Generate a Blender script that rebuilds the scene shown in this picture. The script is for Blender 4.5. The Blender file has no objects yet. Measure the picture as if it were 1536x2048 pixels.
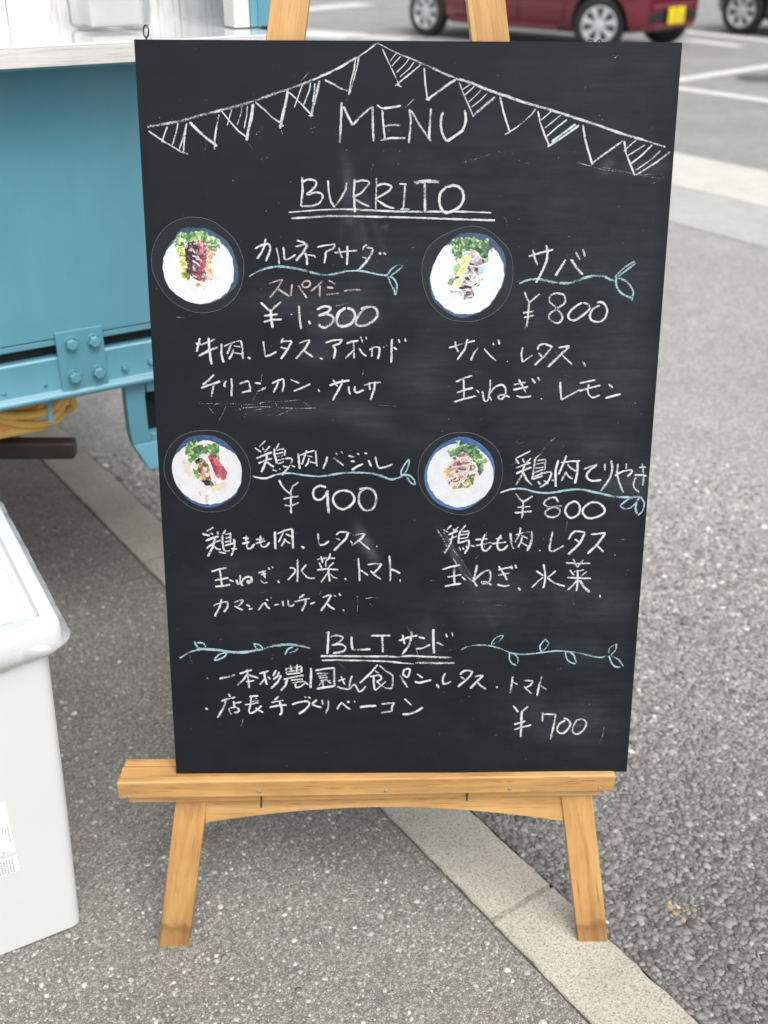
import bpy, bmesh, math, random
import numpy as np
from mathutils import Vector, Matrix, noise as mnoise

SC = bpy.context.scene
COL = SC.collection
random.seed(7)
RS = np.random.RandomState(11)

# ------------------------------------------------------------------ camera
cam_d = bpy.data.cameras.new("camera")
cam = bpy.data.objects.new("camera", cam_d)
COL.objects.link(cam)
PITCH, YAW, ROLL = 0.5010402, 0.0157668, 0.0073112
CAM_LOC = Vector((-0.0440264, -1.1022983, 1.2793655))
_f = Vector((math.sin(YAW)*math.cos(PITCH), math.cos(YAW)*math.cos(PITCH), -math.sin(PITCH)))
_r = Vector((math.cos(YAW), -math.sin(YAW), 0))
_u = _r.cross(_f)
_r2 = _r*math.cos(ROLL) + _u*math.sin(ROLL)
_u2 = -_r*math.sin(ROLL) + _u*math.cos(ROLL)
cam.matrix_world = Matrix(((_r2.x, _u2.x, -_f.x, CAM_LOC.x), (_r2.y, _u2.y, -_f.y, CAM_LOC.y),
                           (_r2.z, _u2.z, -_f.z, CAM_LOC.z), (0, 0, 0, 1)))
cam_d.sensor_fit = 'VERTICAL'
cam_d.sensor_height = 36.0
cam_d.lens = 2174.8/2048*36.0
cam_d.clip_start = 0.02
cam_d.clip_end = 600
cam_d.dof.use_dof = True
cam_d.dof.focus_distance = 1.27
cam_d.dof.aperture_fstop = 4.9
SC.camera = cam

# ------------------------------------------------------------------ light
SUN_EL, SUN_AZ = math.radians(58), math.radians(150)      # azimuth clockwise from +Y
world = bpy.data.worlds.new("World")
SC.world = world
world.use_nodes = True
wn = world.node_tree
wn.nodes.clear()
w_out = wn.nodes.new('ShaderNodeOutputWorld')
w_bg = wn.nodes.new('ShaderNodeBackground')
w_hs = wn.nodes.new('ShaderNodeHueSaturation')
w_sky = wn.nodes.new('ShaderNodeTexSky')
w_sky.sky_type = 'NISHITA'
w_sky.sun_disc = False
w_sky.sun_elevation = SUN_EL
w_sky.sun_rotation = SUN_AZ
w_sky.air_density = 1.0
w_sky.dust_density = 3.0
w_hs.inputs['Saturation'].default_value = 0.12          # overcast: nearly colourless sky
wn.links.new(w_sky.outputs[0], w_hs.inputs['Color'])
wn.links.new(w_hs.outputs[0], w_bg.inputs['Color'])
w_bg.inputs['Strength'].default_value = 0.15
wn.links.new(w_bg.outputs[0], w_out.inputs['Surface'])
sun_d = bpy.data.lights.new("sun", 'SUN')
sun_d.energy = 1.5
sun_d.angle = math.radians(40)
sun_d.color = (1.0, 0.965, 0.92)
sun = bpy.data.objects.new("sun", sun_d)
COL.objects.link(sun)
_sd = Vector((math.sin(SUN_AZ)*math.cos(SUN_EL), math.cos(SUN_AZ)*math.cos(SUN_EL), math.sin(SUN_EL)))
sun.rotation_euler = _sd.to_track_quat('Z', 'Y').to_euler()
sun.location = _sd*20
SC.view_settings.view_transform = 'Standard'
SC.view_settings.look = 'None'
SC.view_settings.gamma = 1
SC.view_settings.exposure = 0.42

# ------------------------------------------------------------------ material helpers
def new_mat(name):
    m = bpy.data.materials.new(name)
    m.use_nodes = True
    nt = m.node_tree
    b = nt.nodes['Principled BSDF']
    return m, nt, b

def N(nt, t, **kw):
    n = nt.nodes.new(t)
    for k, v in kw.items():
        if k in n.inputs: n.inputs[k].default_value = v
        else: setattr(n, k, v)
    return n

def ramp(nt, src, stops):
    r = nt.nodes.new('ShaderNodeValToRGB')
    el = r.color_ramp.elements
    while len(el) < len(stops): el.new(0.5)
    for e, (p, c) in zip(el, stops):
        e.position = p
        e.color = (c[0], c[1], c[2], 1) if len(c) == 3 else c
    nt.links.new(src, r.inputs[0])
    return r

def g(v): return (v, v, v)

def coords(nt, scale=(1, 1, 1), kind='Object'):
    tc = nt.nodes.new('ShaderNodeTexCoord')
    mp = nt.nodes.new('ShaderNodeMapping')
    mp.inputs['Scale'].default_value = scale
    nt.links.new(tc.outputs[kind], mp.inputs[0])
    return mp.outputs[0]

def noise(nt, vec, scale, detail=4, rough=0.55):
    n = N(nt, 'ShaderNodeTexNoise')
    n.inputs['Scale'].default_value = scale
    n.inputs['Detail'].default_value = detail
    n.inputs['Roughness'].default_value = rough
    nt.links.new(vec, n.inputs['Vector'])
    return n

def mix(nt, fac, a, b, blend='MIX'):
    m = nt.nodes.new('ShaderNodeMix')
    m.data_type = 'RGBA'
    m.blend_type = blend
    for i, v in ((0, fac), (6, a), (7, b)):
        if hasattr(v, 'links'): nt.links.new(v, m.inputs[i])
        elif i == 0: m.inputs[0].default_value = v
        else: m.inputs[i].default_value = (v[0], v[1], v[2], 1)
    return m.outputs[2]

def bump(nt, b, h, strength, dist):
    bp = nt.nodes.new('ShaderNodeBump')
    bp.inputs['Strength'].default_value = strength
    bp.inputs['Distance'].default_value = dist
    nt.links.new(h, bp.inputs['Height'])
    nt.links.new(bp.outputs[0], b.inputs['Normal'])
    return bp

def plain(name, col, rough=0.5, metal=0.0, coat=0.0, var=0.06, scale=8, bmp=0.0):
    m, nt, b = new_mat(name)
    v = coords(nt)
    n = noise(nt, v, scale, 5)
    lo = [c*(1-var) for c in col]; hi = [min(1, c*(1+var)) for c in col]
    r = ramp(nt, n.outputs[0], [(0.3, lo), (0.7, hi)])
    nt.links.new(r.outputs[0], b.inputs['Base Color'])
    rr = ramp(nt, n.outputs[0], [(0.3, g(max(0, rough-0.05))), (0.7, g(min(1, rough+0.05)))])
    nt.links.new(rr.outputs[0], b.inputs['Roughness'])
    b.inputs['Metallic'].default_value = metal
    b.inputs['Coat Weight'].default_value = coat
    b.inputs['Coat Roughness'].default_value = 0.08
    if bmp: bump(nt, b, n.outputs[0], bmp, 0.001)
    return m

def wood_mat(name, base, dark, light, rough=0.42, axis_scale=(3, 45, 45), spots=0.0):
    m, nt, b = new_mat(name)
    info = nt.nodes.new('ShaderNodeObjectInfo')
    tc = nt.nodes.new('ShaderNodeTexCoord')
    off = nt.nodes.new('ShaderNodeVectorMath'); off.operation = 'MULTIPLY_ADD'
    cmb = nt.nodes.new('ShaderNodeCombineXYZ')
    for i in range(3): nt.links.new(info.outputs['Random'], cmb.inputs[i])
    off.inputs[1].default_value = (17, 17, 17)
    nt.links.new(cmb.outputs[0], off.inputs[0])
    nt.links.new(tc.outputs['Object'], off.inputs[2])
    mp = nt.nodes.new('ShaderNodeMapping'); mp.inputs['Scale'].default_value = axis_scale
    nt.links.new(off.outputs[0], mp.inputs[0])
    n1 = noise(nt, mp.outputs[0], 1.0, 6, 0.6)
    n1.inputs['Distortion'].default_value = 0.6
    mp2 = nt.nodes.new('ShaderNodeMapping'); mp2.inputs['Scale'].default_value = tuple(a*9 if i else a*6 for i, a in enumerate(axis_scale))
    nt.links.new(off.outputs[0], mp2.inputs[0])
    n2 = noise(nt, mp2.outputs[0], 1.0, 3, 0.7)
    r1 = ramp(nt, n1.outputs[0], [(0.28, dark), (0.5, base), (0.75, light)])
    r2 = ramp(nt, n2.outputs[0], [(0.30, g(0.42)), (0.44, g(1.0))])
    c = mix(nt, 0.75, r1.outputs[0], r2.outputs[0], 'MULTIPLY')
    # broad patches of wear
    n3 = noise(nt, off.outputs[0], 9.0, 4, 0.6)
    r3 = ramp(nt, n3.outputs[0], [(0.35, g(0.86)), (0.65, g(1.08))])
    c = mix(nt, 1.0, c, r3.outputs[0], 'MULTIPLY')
    nt.links.new(c, b.inputs['Base Color'])
    rr = ramp(nt, n1.outputs[0], [(0.3, g(rough+0.12)), (0.7, g(rough-0.05))])
    nt.links.new(rr.outputs[0], b.inputs['Roughness'])
    bump(nt, b, n2.outputs[0], 0.25, 0.0006)
    return m

M = {}
M['beech'] = wood_mat('beech_wood', (0.60, 0.335, 0.120), (0.46, 0.225, 0.068), (0.72, 0.45, 0.185))
M['foot'] = wood_mat('worn_beech_foot', (0.33, 0.17, 0.065), (0.20, 0.10, 0.04), (0.50, 0.30, 0.14), 0.6)
M['white_plank'] = wood_mat('whitewashed_wood', (0.84, 0.83, 0.815), (0.62, 0.57, 0.54), (0.92, 0.915, 0.91), 0.5, (2.2, 30, 30))
M['pale_edge'] = wood_mat('pale_counter_edge', (0.72, 0.70, 0.68), (0.58, 0.56, 0.54), (0.80, 0.79, 0.78), 0.4, (2, 60, 60))
M['teal'] = plain('teal_vehicle_paint', (0.125, 0.345, 0.44), 0.30, 0, 0.35, 0.05, 5, 0.06)
def teal_grime(m):
    nt = m.node_tree; b = nt.nodes['Principled BSDF']; src = b.inputs['Base Color'].links[0].from_socket
    n1 = noise(nt, coords(nt, (9, 9, 1.6)), 1.6, 6, 0.7)         # rain streaks
    n2 = noise(nt, coords(nt), 34, 6, 0.75)                       # small scuffs and specks
    c = mix(nt, 1.0, src, ramp(nt, n1.outputs[0], [(0.32, g(0.95)), (0.62, g(1.03))]).outputs[0], 'MULTIPLY')
    c = mix(nt, ramp(nt, n2.outputs[0], [(0.70, g(0)), (0.76, g(0.35))]).outputs[0], c, (0.30, 0.36, 0.37))
    c = mix(nt, ramp(nt, n2.outputs[0], [(0.24, g(0.45)), (0.29, g(0))]).outputs[0], c, (0.05, 0.10, 0.12))
    nt.links.new(c, b.inputs['Base Color'])
    for l in list(b.inputs['Roughness'].links): nt.links.remove(l)
    nt.links.new(ramp(nt, n1.outputs[0], [(0.3, g(0.27)), (0.7, g(0.36))]).outputs[0], b.inputs['Roughness'])
teal_grime(M['teal'])
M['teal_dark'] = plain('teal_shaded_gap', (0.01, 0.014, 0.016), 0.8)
M['black'] = plain('black_rubber', (0.012, 0.012, 0.013), 0.65, 0, 0, 0.3, 40, 0.2)
M['rust'] = plain('dark_brown_bar', (0.030, 0.021, 0.018), 0.6, 0, 0, 0.35, 25, 0.3)
M['cord'] = plain('orange_cord', (0.98, 0.56, 0.16), 0.36, 0, 0.1, 0.12, 30)
M['gloss_white'] = plain('gloss_white_counter', (0.86, 0.87, 0.87), 0.06, 0, 0.6, 0.01, 4)
M['bin'] = plain('white_plastic', (0.72, 0.735, 0.73), 0.38, 0, 0.0, 0.02, 6, 0.03)
M['trim'] = plain('cream_trim', (0.70, 0.70, 0.66), 0.4, 0, 0, 0.04, 12)
M['steel'] = plain('zinc_screw', (0.45, 0.45, 0.44), 0.35, 0.9, 0, 0.2, 200)
M['darksteel'] = plain('dark_screw', (0.10, 0.10, 0.11), 0.35, 0.9, 0, 0.2, 200)
M['red'] = plain('dark_red_paint', (0.155, 0.008, 0.02), 0.25, 0.15, 0.9, 0.05, 3)
M['navy'] = plain('dark_navy_paint', (0.012, 0.016, 0.028), 0.25, 0.1, 0.9, 0.05, 3)
M['alloy'] = plain('silver_wheel_cover', (0.62, 0.63, 0.64), 0.35, 0.3, 0.2, 0.05, 20)
M['plate_y'] = plain('yellow_plate', (0.86, 0.62, 0.012), 0.45, 0, 0, 0.03, 30)
M['plate_k'] = plain('dark_green_print', (0.05, 0.08, 0.03), 0.5)
M['glass_dark'] = plain('dark_car_glass', (0.01, 0.012, 0.014), 0.05, 0, 1.0, 0.1, 3)
M['lamp'] = plain('headlamp_glass', (0.55, 0.57, 0.60), 0.1, 0.2, 1.0, 0.1, 20)
M['orange_dot'] = plain('amber_reflector', (0.5, 0.15, 0.03), 0.2, 0, 1, 0.1, 20)
M['paper'] = plain('white_paper', (0.88, 0.89, 0.90), 0.6, 0, 0, 0.03, 30)
M['print_grey'] = plain('grey_print', (0.42, 0.43, 0.45), 0.6)
M['paint_white'] = None

# ---- thin translucent plastics
def film(name, col, trans, rough, gloss_w=0.15, wr=0, fk=0.8):
    m = bpy.data.materials.new(name); m.use_nodes = True
    nt = m.node_tree; nt.nodes.clear()
    o = nt.nodes.new('ShaderNodeOutputMaterial')
    t = N(nt, 'ShaderNodeBsdfTransparent')
    tl = N(nt, 'ShaderNodeBsdfTranslucent'); tl.inputs[0].default_value = (*col, 1)
    df = N(nt, 'ShaderNodeBsdfDiffuse'); df.inputs[0].default_value = (*col, 1)
    gl = N(nt, 'ShaderNodeBsdfGlossy'); gl.inputs['Roughness'].default_value = rough
    a = N(nt, 'ShaderNodeMixShader'); a.inputs[0].default_value = 0.45
    nt.links.new(df.outputs[0], a.inputs[1]); nt.links.new(tl.outputs[0], a.inputs[2])
    b_ = N(nt, 'ShaderNodeMixShader'); nt.links.new(a.outputs[0], b_.inputs[1]); nt.links.new(t.outputs[0], b_.inputs[2])
    if wr:
        v = coords(nt); n = noise(nt, v, wr, 5, 0.65)
        r = ramp(nt, n.outputs[0], [(0.35, g(max(0, trans-0.25))), (0.65, g(min(1, trans+0.15)))])
        nt.links.new(r.outputs[0], b_.inputs[0])
        bp = N(nt, 'ShaderNodeBump'); bp.inputs['Strength'].default_value = 0.5; bp.inputs['Distance'].default_value = 0.002
        nt.links.new(n.outputs[0], bp.inputs['Height'])
        for q in (gl, df): nt.links.new(bp.outputs[0], q.inputs['Normal'])
    else: b_.inputs[0].default_value = trans
    c = N(nt, 'ShaderNodeMixShader')
    fr = N(nt, 'ShaderNodeFresnel'); fr.inputs[0].default_value = 1.45
    mu = N(nt, 'ShaderNodeMath', operation='MULTIPLY_ADD'); mu.inputs[1].default_value = 0.8; mu.inputs[2].default_value = gloss_w*0.2
    mu.inputs[1].default_value = fk; nt.links.new(fr.outputs[0], mu.inputs[0]); nt.links.new(mu.outputs[0], c.inputs[0])
    nt.links.new(b_.outputs[0], c.inputs[1]); nt.links.new(gl.outputs[0], c.inputs[2])
    nt.links.new(c.outputs[0], o.inputs[0])
    return m
M['bag'] = film('thin_bag_plastic', (0.80, 0.83, 0.85), 0.36, 0.25, 0.15, 22)
M['clear'] = film('clear_plastic', (0.88, 0.90, 0.91), 0.90, 0.08, 0.1)
M['laminate'] = film('laminating_film', (0.5, 0.47, 0.46), 0.985, 0.2, 0.0, 0, 0.22)
M['lam_edge'] = film('laminate_cut_edge', (0.62, 0.66, 0.70), 0.68, 0.2, 0.1, 0, 0.3)

# ---- chalkboard
def board_mat():
    m, nt, b = new_mat('chalkboard_paint')
    v = coords(nt)
    at = N(nt, 'ShaderNodeAttribute', attribute_name='dust_sheen')
    n1 = noise(nt, v, 14, 6, 0.65)
    n2 = noise(nt, coords(nt, (4, 34, 1)), 3, 6, 0.75)        # wiping streaks
    n3 = noise(nt, v, 900, 2, 0.5)                            # chalk powder
    f1 = N(nt, 'ShaderNodeMath', operation='MULTIPLY'); nt.links.new(ramp(nt, n1.outputs[0], [(0.3, g(0.25)), (0.72, g(1))]).outputs[0], f1.inputs[0]); nt.links.new(ramp(nt, n2.outputs[0], [(0.34, g(0.32)), (0.66, g(1.0))]).outputs[0], f1.inputs[1])
    f2 = N(nt, 'ShaderNodeMath', operation='MULTIPLY'); nt.links.new(f1.outputs[0], f2.inputs[0]); nt.links.new(at.outputs['Fac'], f2.inputs[1])
    f3 = N(nt, 'ShaderNodeMath', operation='MULTIPLY'); nt.links.new(f2.outputs[0], f3.inputs[0]); nt.links.new(ramp(nt, n3.outputs[0], [(0.3, g(0.6)), (0.7, g(1))]).outputs[0], f3.inputs[1])
    base = ramp(nt, n1.outputs[0], [(0.3, (0.0045, 0.0062, 0.0095)), (0.7, (0.0065, 0.0085, 0.0120))])
    c = mix(nt, f3.outputs[0], base.outputs[0], (0.29, 0.33, 0.39))
    # specks of chalk
    vo = N(nt, 'ShaderNodeTexVoronoi'); vo.inputs['Scale'].default_value = 150; nt.links.new(v, vo.inputs['Vector'])
    sp = ramp(nt, vo.outputs['Distance'], [(0.05, g(1)), (0.10, g(0))])
    msk = ramp(nt, noise(nt, v, 40, 3).outputs[0], [(0.56, g(0)), (0.62, g(0.55))])
    ms = N(nt, 'ShaderNodeMath', operation='MULTIPLY'); nt.links.new(sp.outputs[0], ms.inputs[0]); nt.links.new(msk.outputs[0], ms.inputs[1])
    sel = ramp(nt, vo.outputs['Color'], [(0.60, g(0)), (0.66, g(1))])
    ms2 = N(nt, 'ShaderNodeMath', operation='MULTIPLY'); nt.links.new(ms.outputs[0], ms2.inputs[0]); nt.links.new(sel.outputs[0], ms2.inputs[1])
    c = mix(nt, ms2.outputs[0], c, (0.5, 0.52, 0.54))
    nt.links.new(c, b.inputs['Base Color'])
    b.inputs['Specular IOR Level'].default_value = 0.25
    rr = ramp(nt, n1.outputs[0], [(0.3, g(0.42)), (0.7, g(0.56))])
    nt.links.new(rr.outputs[0], b.inputs['Roughness'])
    bump(nt, b, n3.outputs[0], 0.10, 0.0003)
    return m
M['board'] = board_mat()
M['board_edge'] = plain('board_edge_black', (0.012, 0.013, 0.016), 0.6, 0, 0, 0.2, 60)

def chalk_mat(name, col):
    m = bpy.data.materials.new(name); m.use_nodes = True
    nt = m.node_tree; nt.nodes.clear()
    o = nt.nodes.new('ShaderNodeOutputMaterial')
    t = N(nt, 'ShaderNodeBsdfTransparent'); d = N(nt, 'ShaderNodeBsdfDiffuse')
    v = coords(nt)
    n0 = noise(nt, v, 260, 3, 0.6)
    cc = ramp(nt, n0.outputs[0], [(0.3, [x*0.80 for x in col]), (0.65, col)])
    nt.links.new(cc.outputs[0], d.inputs[0])
    at = N(nt, 'ShaderNodeAttribute', attribute_name='press')
    n = noise(nt, v, 640, 3, 0.8)
    n2 = noise(nt, v, 2100, 1, 0.5)
    av = N(nt, 'ShaderNodeMath', operation='MULTIPLY_ADD'); av.inputs[1].default_value = 0.35
    nt.links.new(n2.outputs[0], av.inputs[0])
    sc = N(nt, 'ShaderNodeMath', operation='MULTIPLY'); sc.inputs[1].default_value = 0.65
    nt.links.new(n.outputs[0], sc.inputs[0]); nt.links.new(sc.outputs[0], av.inputs[2])
    # alpha = clamp((press + noise - 1) * k)
    s = N(nt, 'ShaderNodeMath', operation='ADD'); nt.links.new(at.outputs['Fac'], s.inputs[0]); nt.links.new(av.outputs[0], s.inputs[1])
    s2 = N(nt, 'ShaderNodeMath', operation='SUBTRACT'); s2.inputs[1].default_value = 1.0; nt.links.new(s.outputs[0], s2.inputs[0])
    s3 = N(nt, 'ShaderNodeMath', operation='MULTIPLY'); s3.inputs[1].default_value = 11.0; s3.use_clamp = True; nt.links.new(s2.outputs[0], s3.inputs[0])
    mx = N(nt, 'ShaderNodeMixShader')
    nt.links.new(s3.outputs[0], mx.inputs[0]); nt.links.new(t.outputs[0], mx.inputs[1]); nt.links.new(d.outputs[0], mx.inputs[2])
    nt.links.new(mx.outputs[0], o.inputs[0])
    return m
M['chalk_w'] = chalk_mat('white_chalk', (0.66, 0.69, 0.69))
M['chalk_b'] = chalk_mat('blue_chalk', (0.38, 0.54, 0.61))
M['chalk_p'] = chalk_mat('pink_chalk', (0.58, 0.46, 0.46))
M['chalk_c'] = chalk_mat('pale_cyan_chalk', (0.58, 0.74, 0.80))

# ---- vertex coloured
def vcol_mat(name, rough=0.3, coat=0.0, grain=0.0):
    m, nt, b = new_mat(name)
    at = N(nt, 'ShaderNodeAttribute', attribute_name='tint')
    c = at.outputs['Color']
    if grain:
        n = noise(nt, coords(nt), grain, 3)
        c = mix(nt, 0.7, c, ramp(nt, n.outputs[0], [(0.3, g(0.7)), (0.7, g(1.15))]).outputs[0], 'MULTIPLY')
    nt.links.new(c, b.inputs['Base Color'])
    b.inputs['Roughness'].default_value = rough
    b.inputs['Specular IOR Level'].default_value = 0.35
    b.inputs['Coat Weight'].default_value = coat
    b.inputs['Coat Roughness'].default_value = 0.1
    return m
M['print'] = vcol_mat('printed_photo', 0.35, 0.3)
M['stone'] = vcol_mat('asphalt_stone', 0.62, 0.0, 700)

# ---- ground
def asphalt(name, dark, mid, light, chip, cell, _n=None, bstr=0.6, bdist=0.003, stain=0.18, warm=1.0, rough=0.8, far_sheen=False):
    m, nt, b = new_mat(name)
    v = coords(nt)
    wn_ = noise(nt, v, cell*0.8, 2)
    vm = N(nt, 'ShaderNodeVectorMath', operation='MULTIPLY_ADD'); vm.inputs[1].default_value = (0.5/cell,)*3
    nt.links.new(wn_.outputs['Color'], vm.inputs[0]); nt.links.new(v, vm.inputs[2])
    vo = N(nt, 'ShaderNodeTexVoronoi'); vo.inputs['Scale'].default_value = cell
    nt.links.new(vm.outputs[0], vo.inputs['Vector'])
    ve = N(nt, 'ShaderNodeTexVoronoi', feature='DISTANCE_TO_EDGE'); ve.inputs['Scale'].default_value = cell
    nt.links.new(vm.outputs[0], ve.inputs['Vector'])
    cr = ramp(nt, vo.outputs['Color'], [(0.15, dark), (0.5, mid), (0.88, light), (0.97, chip)])
    ed = ramp(nt, ve.outputs['Distance'], [(0.0, g(0.38)), (0.10, g(0.85)), (0.25, g(1))])
    c = mix(nt, 1.0, cr.outputs[0], ed.outputs[0], 'MULTIPLY')
    n1 = noise(nt, v, cell*2.7, 4, 0.7)
    c = mix(nt, 0.7, c, ramp(nt, n1.outputs[0], [(0.3, g(0.72)), (0.7, g(1.22))]).outputs[0], 'MULTIPLY')
    n2 = noise(nt, v, 1.7, 5, 0.6)
    c = mix(nt, 1.0, c, ramp(nt, n2.outputs[0], [(0.3, g(1-stain)), (0.7, g(1+stain*0.6))]).outputs[0], 'MULTIPLY')
    n3 = noise(nt, v, 11, 4, 0.6)
    c = mix(nt, 1.0, c, ramp(nt, n3.outputs[0], [(0.35, (0.93, 0.93, 0.92)), (0.65, (1.06, 1.05, 1.02))]).outputs[0], 'MULTIPLY')
    if far_sheen:      # paler with distance: grazing sky sheen painted into the colour
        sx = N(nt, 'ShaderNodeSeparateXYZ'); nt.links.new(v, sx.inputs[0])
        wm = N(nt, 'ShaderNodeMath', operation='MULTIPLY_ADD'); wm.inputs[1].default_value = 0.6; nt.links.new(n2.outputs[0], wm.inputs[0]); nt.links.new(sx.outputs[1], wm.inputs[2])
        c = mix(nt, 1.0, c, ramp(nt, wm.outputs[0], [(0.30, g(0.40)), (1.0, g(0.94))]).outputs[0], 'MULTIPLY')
    nt.links.new(c, b.inputs['Base Color'])
    b.inputs['Roughness'].default_value = rough
    b.inputs['Specular IOR Level'].default_value = 0.35
    hm = N(nt, 'ShaderNodeMath', operation='MULTIPLY_ADD'); hm.inputs[1].default_value = 0.5
    nt.links.new(n1.outputs[0], hm.inputs[0])
    hr = ramp(nt, ve.outputs['Distance'], [(0.0, g(0)), (0.35, g(1))])
    nt.links.new(hr.outputs[0], hm.inputs[2])
    bump(nt, b, hm.outputs[0], bstr, bdist)
    return m
M['asph_fine'] = asphalt('fine_worn_asphalt', (0.23, 0.22, 0.20), (0.355, 0.34, 0.315), (0.50, 0.485, 0.45), (0.88, 0.86, 0.81), 300, None, 0.6, 0.0022)
M['asph_coarse'] = asphalt('coarse_asphalt', (0.42, 0.415, 0.405), (0.55, 0.545, 0.535), (0.68, 0.675, 0.66), (0.80, 0.79, 0.77), 125, None, 0.6, 0.004, 0.14, rough=0.6, far_sheen=True)
M['asph_smooth'] = asphalt('smooth_grey_asphalt', (0.52, 0.525, 0.525), (0.58, 0.585, 0.585), (0.63, 0.635, 0.63), (0.68, 0.68, 0.68), 180, None, 0.3, 0.002, 0.08)
M['asph_park'] = asphalt('parking_asphalt', (0.33, 0.335, 0.335), (0.41, 0.415, 0.415), (0.48, 0.485, 0.48), (0.52, 0.52, 0.52), 130, None, 0.4, 0.003, 0.16)
M['asph_far'] = asphalt('ground_asphalt', (0.20, 0.20, 0.20), (0.27, 0.27, 0.27), (0.33, 0.33, 0.33), (0.4, 0.4, 0.4), 60, None, 0.4, 0.003, 0.12)
def concrete(name, base, lo=0.8, hi=1.12, grain=300):
    m, nt, b = new_mat(name)
    v = coords(nt)
    n1 = noise(nt, v, grain, 4, 0.75); n2 = noise(nt, v, 6, 6, 0.65); n3 = noise(nt, v, grain*2.4, 2, 0.6)
    c = mix(nt, 1.0, base, ramp(nt, n1.outputs[0], [(0.38, g(0.42)), (0.48, g(0.90)), (0.7, g(1.18))]).outputs[0], 'MULTIPLY')
    c = mix(nt, 1.0, c, ramp(nt, n2.outputs[0], [(0.3, (lo, lo, lo*0.98)), (0.7, (hi, hi, hi*0.99))]).outputs[0], 'MULTIPLY')
    c = mix(nt, 0.8, c, ramp(nt, n3.outputs[0], [(0.34, g(0.55)), (0.46, g(1))]).outputs[0], 'MULTIPLY')
    nt.links.new(c, b.inputs['Base Color'])
    b.inputs['Roughness'].default_value = 0.85
    bump(nt, b, n1.outputs[0], 0.5, 0.0015)
    return m
M['kerb'] = concrete('kerb_concrete', (0.55, 0.515, 0.445))
M['joint'] = concrete('joint_mortar', (0.40, 0.38, 0.32))
M['gutter'] = concrete('pale_gutter_concrete', (0.70, 0.69, 0.64), 0.9, 1.06, 200)
M['line'] = concrete('white_road_paint', (0.86, 0.86, 0.84), 0.86, 1.05, 150)
M['stain'] = concrete('dark_patch', (0.13, 0.13, 0.13), 0.8, 1.1, 120)  # dark grey for the painted shadow patch and the gutter spot
M['dirt'] = plain('dark_joint_dirt', (0.05, 0.046, 0.038), 0.9, 0, 0, 0.4, 80)
M['rustspot'] = concrete('yellowed_stain', (0.36, 0.27, 0.15), 0.8, 1.1, 300)

# ------------------------------------------------------------------ object helpers
def root(name, label, cat, Mw, group=None):
    o = bpy.data.objects.new(name, None)
    o.empty_display_size = 0.05
    COL.objects.link(o)
    o.matrix_basis = Mw
    o['label'] = label; o['category'] = cat
    if group: o['group'] = group
    return o

def tag(o, label=None, cat=None, group=None, kind=None):
    for k, v in (('label', label), ('category', cat), ('group', group), ('kind', kind)):
        if v: o[k] = v
    return o

def fin(name, bm, mat, parent=None, Mw=None, smooth=False, bevel=0.0, seg=2, lb=None, local=None):
    """link a bmesh as one object; geometry in local space, Mw = world matrix / local = matrix under parent"""
    bmesh.ops.recalc_face_normals(bm, faces=bm.faces)
    me = bpy.data.meshes.new(name)
    bm.to_mesh(me); bm.free()
    mats = mat if isinstance(mat, (list, tuple)) else [mat]
    for q in mats: me.materials.append(q)
    if smooth:
        me.polygons.foreach_set('use_smooth', [True]*len(me.polygons))
        me.set_sharp_from_angle(angle=math.radians(42))
    o = bpy.data.objects.new(name, me)
    COL.objects.link(o)
    if parent is not None:
        o.parent = parent
        o.matrix_parent_inverse = Matrix.Identity(4)
        if local is not None: o.matrix_basis = local
        elif Mw is not None: o.matrix_basis = pw(parent).inverted() @ Mw
    elif Mw is not None: o.matrix_basis = Mw
    elif local is not None: o.matrix_basis = local
    if bevel:
        md = o.modifiers.new('bevel', 'BEVEL'); md.width = bevel; md.segments = seg; md.limit_method = 'ANGLE'
        md.angle_limit = math.radians(40)
        if not smooth:
            me.polygons.foreach_set('use_smooth', [True]*len(me.polygons))
            md.harden_normals = True
    if lb: o['label'] = lb
    return o

def pw(o):
    m = o.matrix_basis.copy()
    p = o.parent
    while p:
        m = p.matrix_basis @ m
        p = p.parent
    return m

def bx(bm, x0, x1, y0, y1, z0, z1):
    vs = [bm.verts.new((x, y, z)) for z in (z0, z1) for y in (y0, y1) for x in (x0, x1)]
    for f in ((0, 2, 3, 1), (4, 5, 7, 6), (0, 1, 5, 4), (2, 6, 7, 3), (0, 4, 6, 2), (1, 3, 7, 5)):
        bm.faces.new([vs[i] for i in f])
    return vs

def box(name, x0, x1, y0, y1, z0, z1, mat, parent=None, bevel=0.002, local=None, Mw=None, lb=None, seg=2):
    bm = bmesh.new(); bx(bm, x0, x1, y0, y1, z0, z1)
    return fin(name, bm, mat, parent, Mw, bevel=bevel, local=local, lb=lb, seg=seg)

def prism(bm, pts, axis, a, b):
    """extrude 2D polygon pts along axis (0,1,2) from a to b"""
    def P(u, v, w):
        return (w, u, v) if axis == 0 else (u, w, v) if axis == 1 else (u, v, w)
    A = [bm.verts.new(P(u, v, a)) for u, v in pts]; B = [bm.verts.new(P(u, v, b)) for u, v in pts]
    n = len(pts)
    bm.faces.new(A); bm.faces.new(B[::-1])
    for i in range(n): bm.faces.new((A[i], B[i], B[(i+1) % n], A[(i+1) % n]))

def frame_from(p0, xdir, zdir):
    x = Vector(xdir).normalized(); z = Vector(zdir); y = z.cross(x).normalized(); z = x.cross(y)
    return Matrix(((x.x, y.x, z.x, p0[0]), (x.y, y.y, z.y, p0[1]), (x.z, y.z, z.z, p0[2]), (0, 0, 0, 1)))

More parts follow.
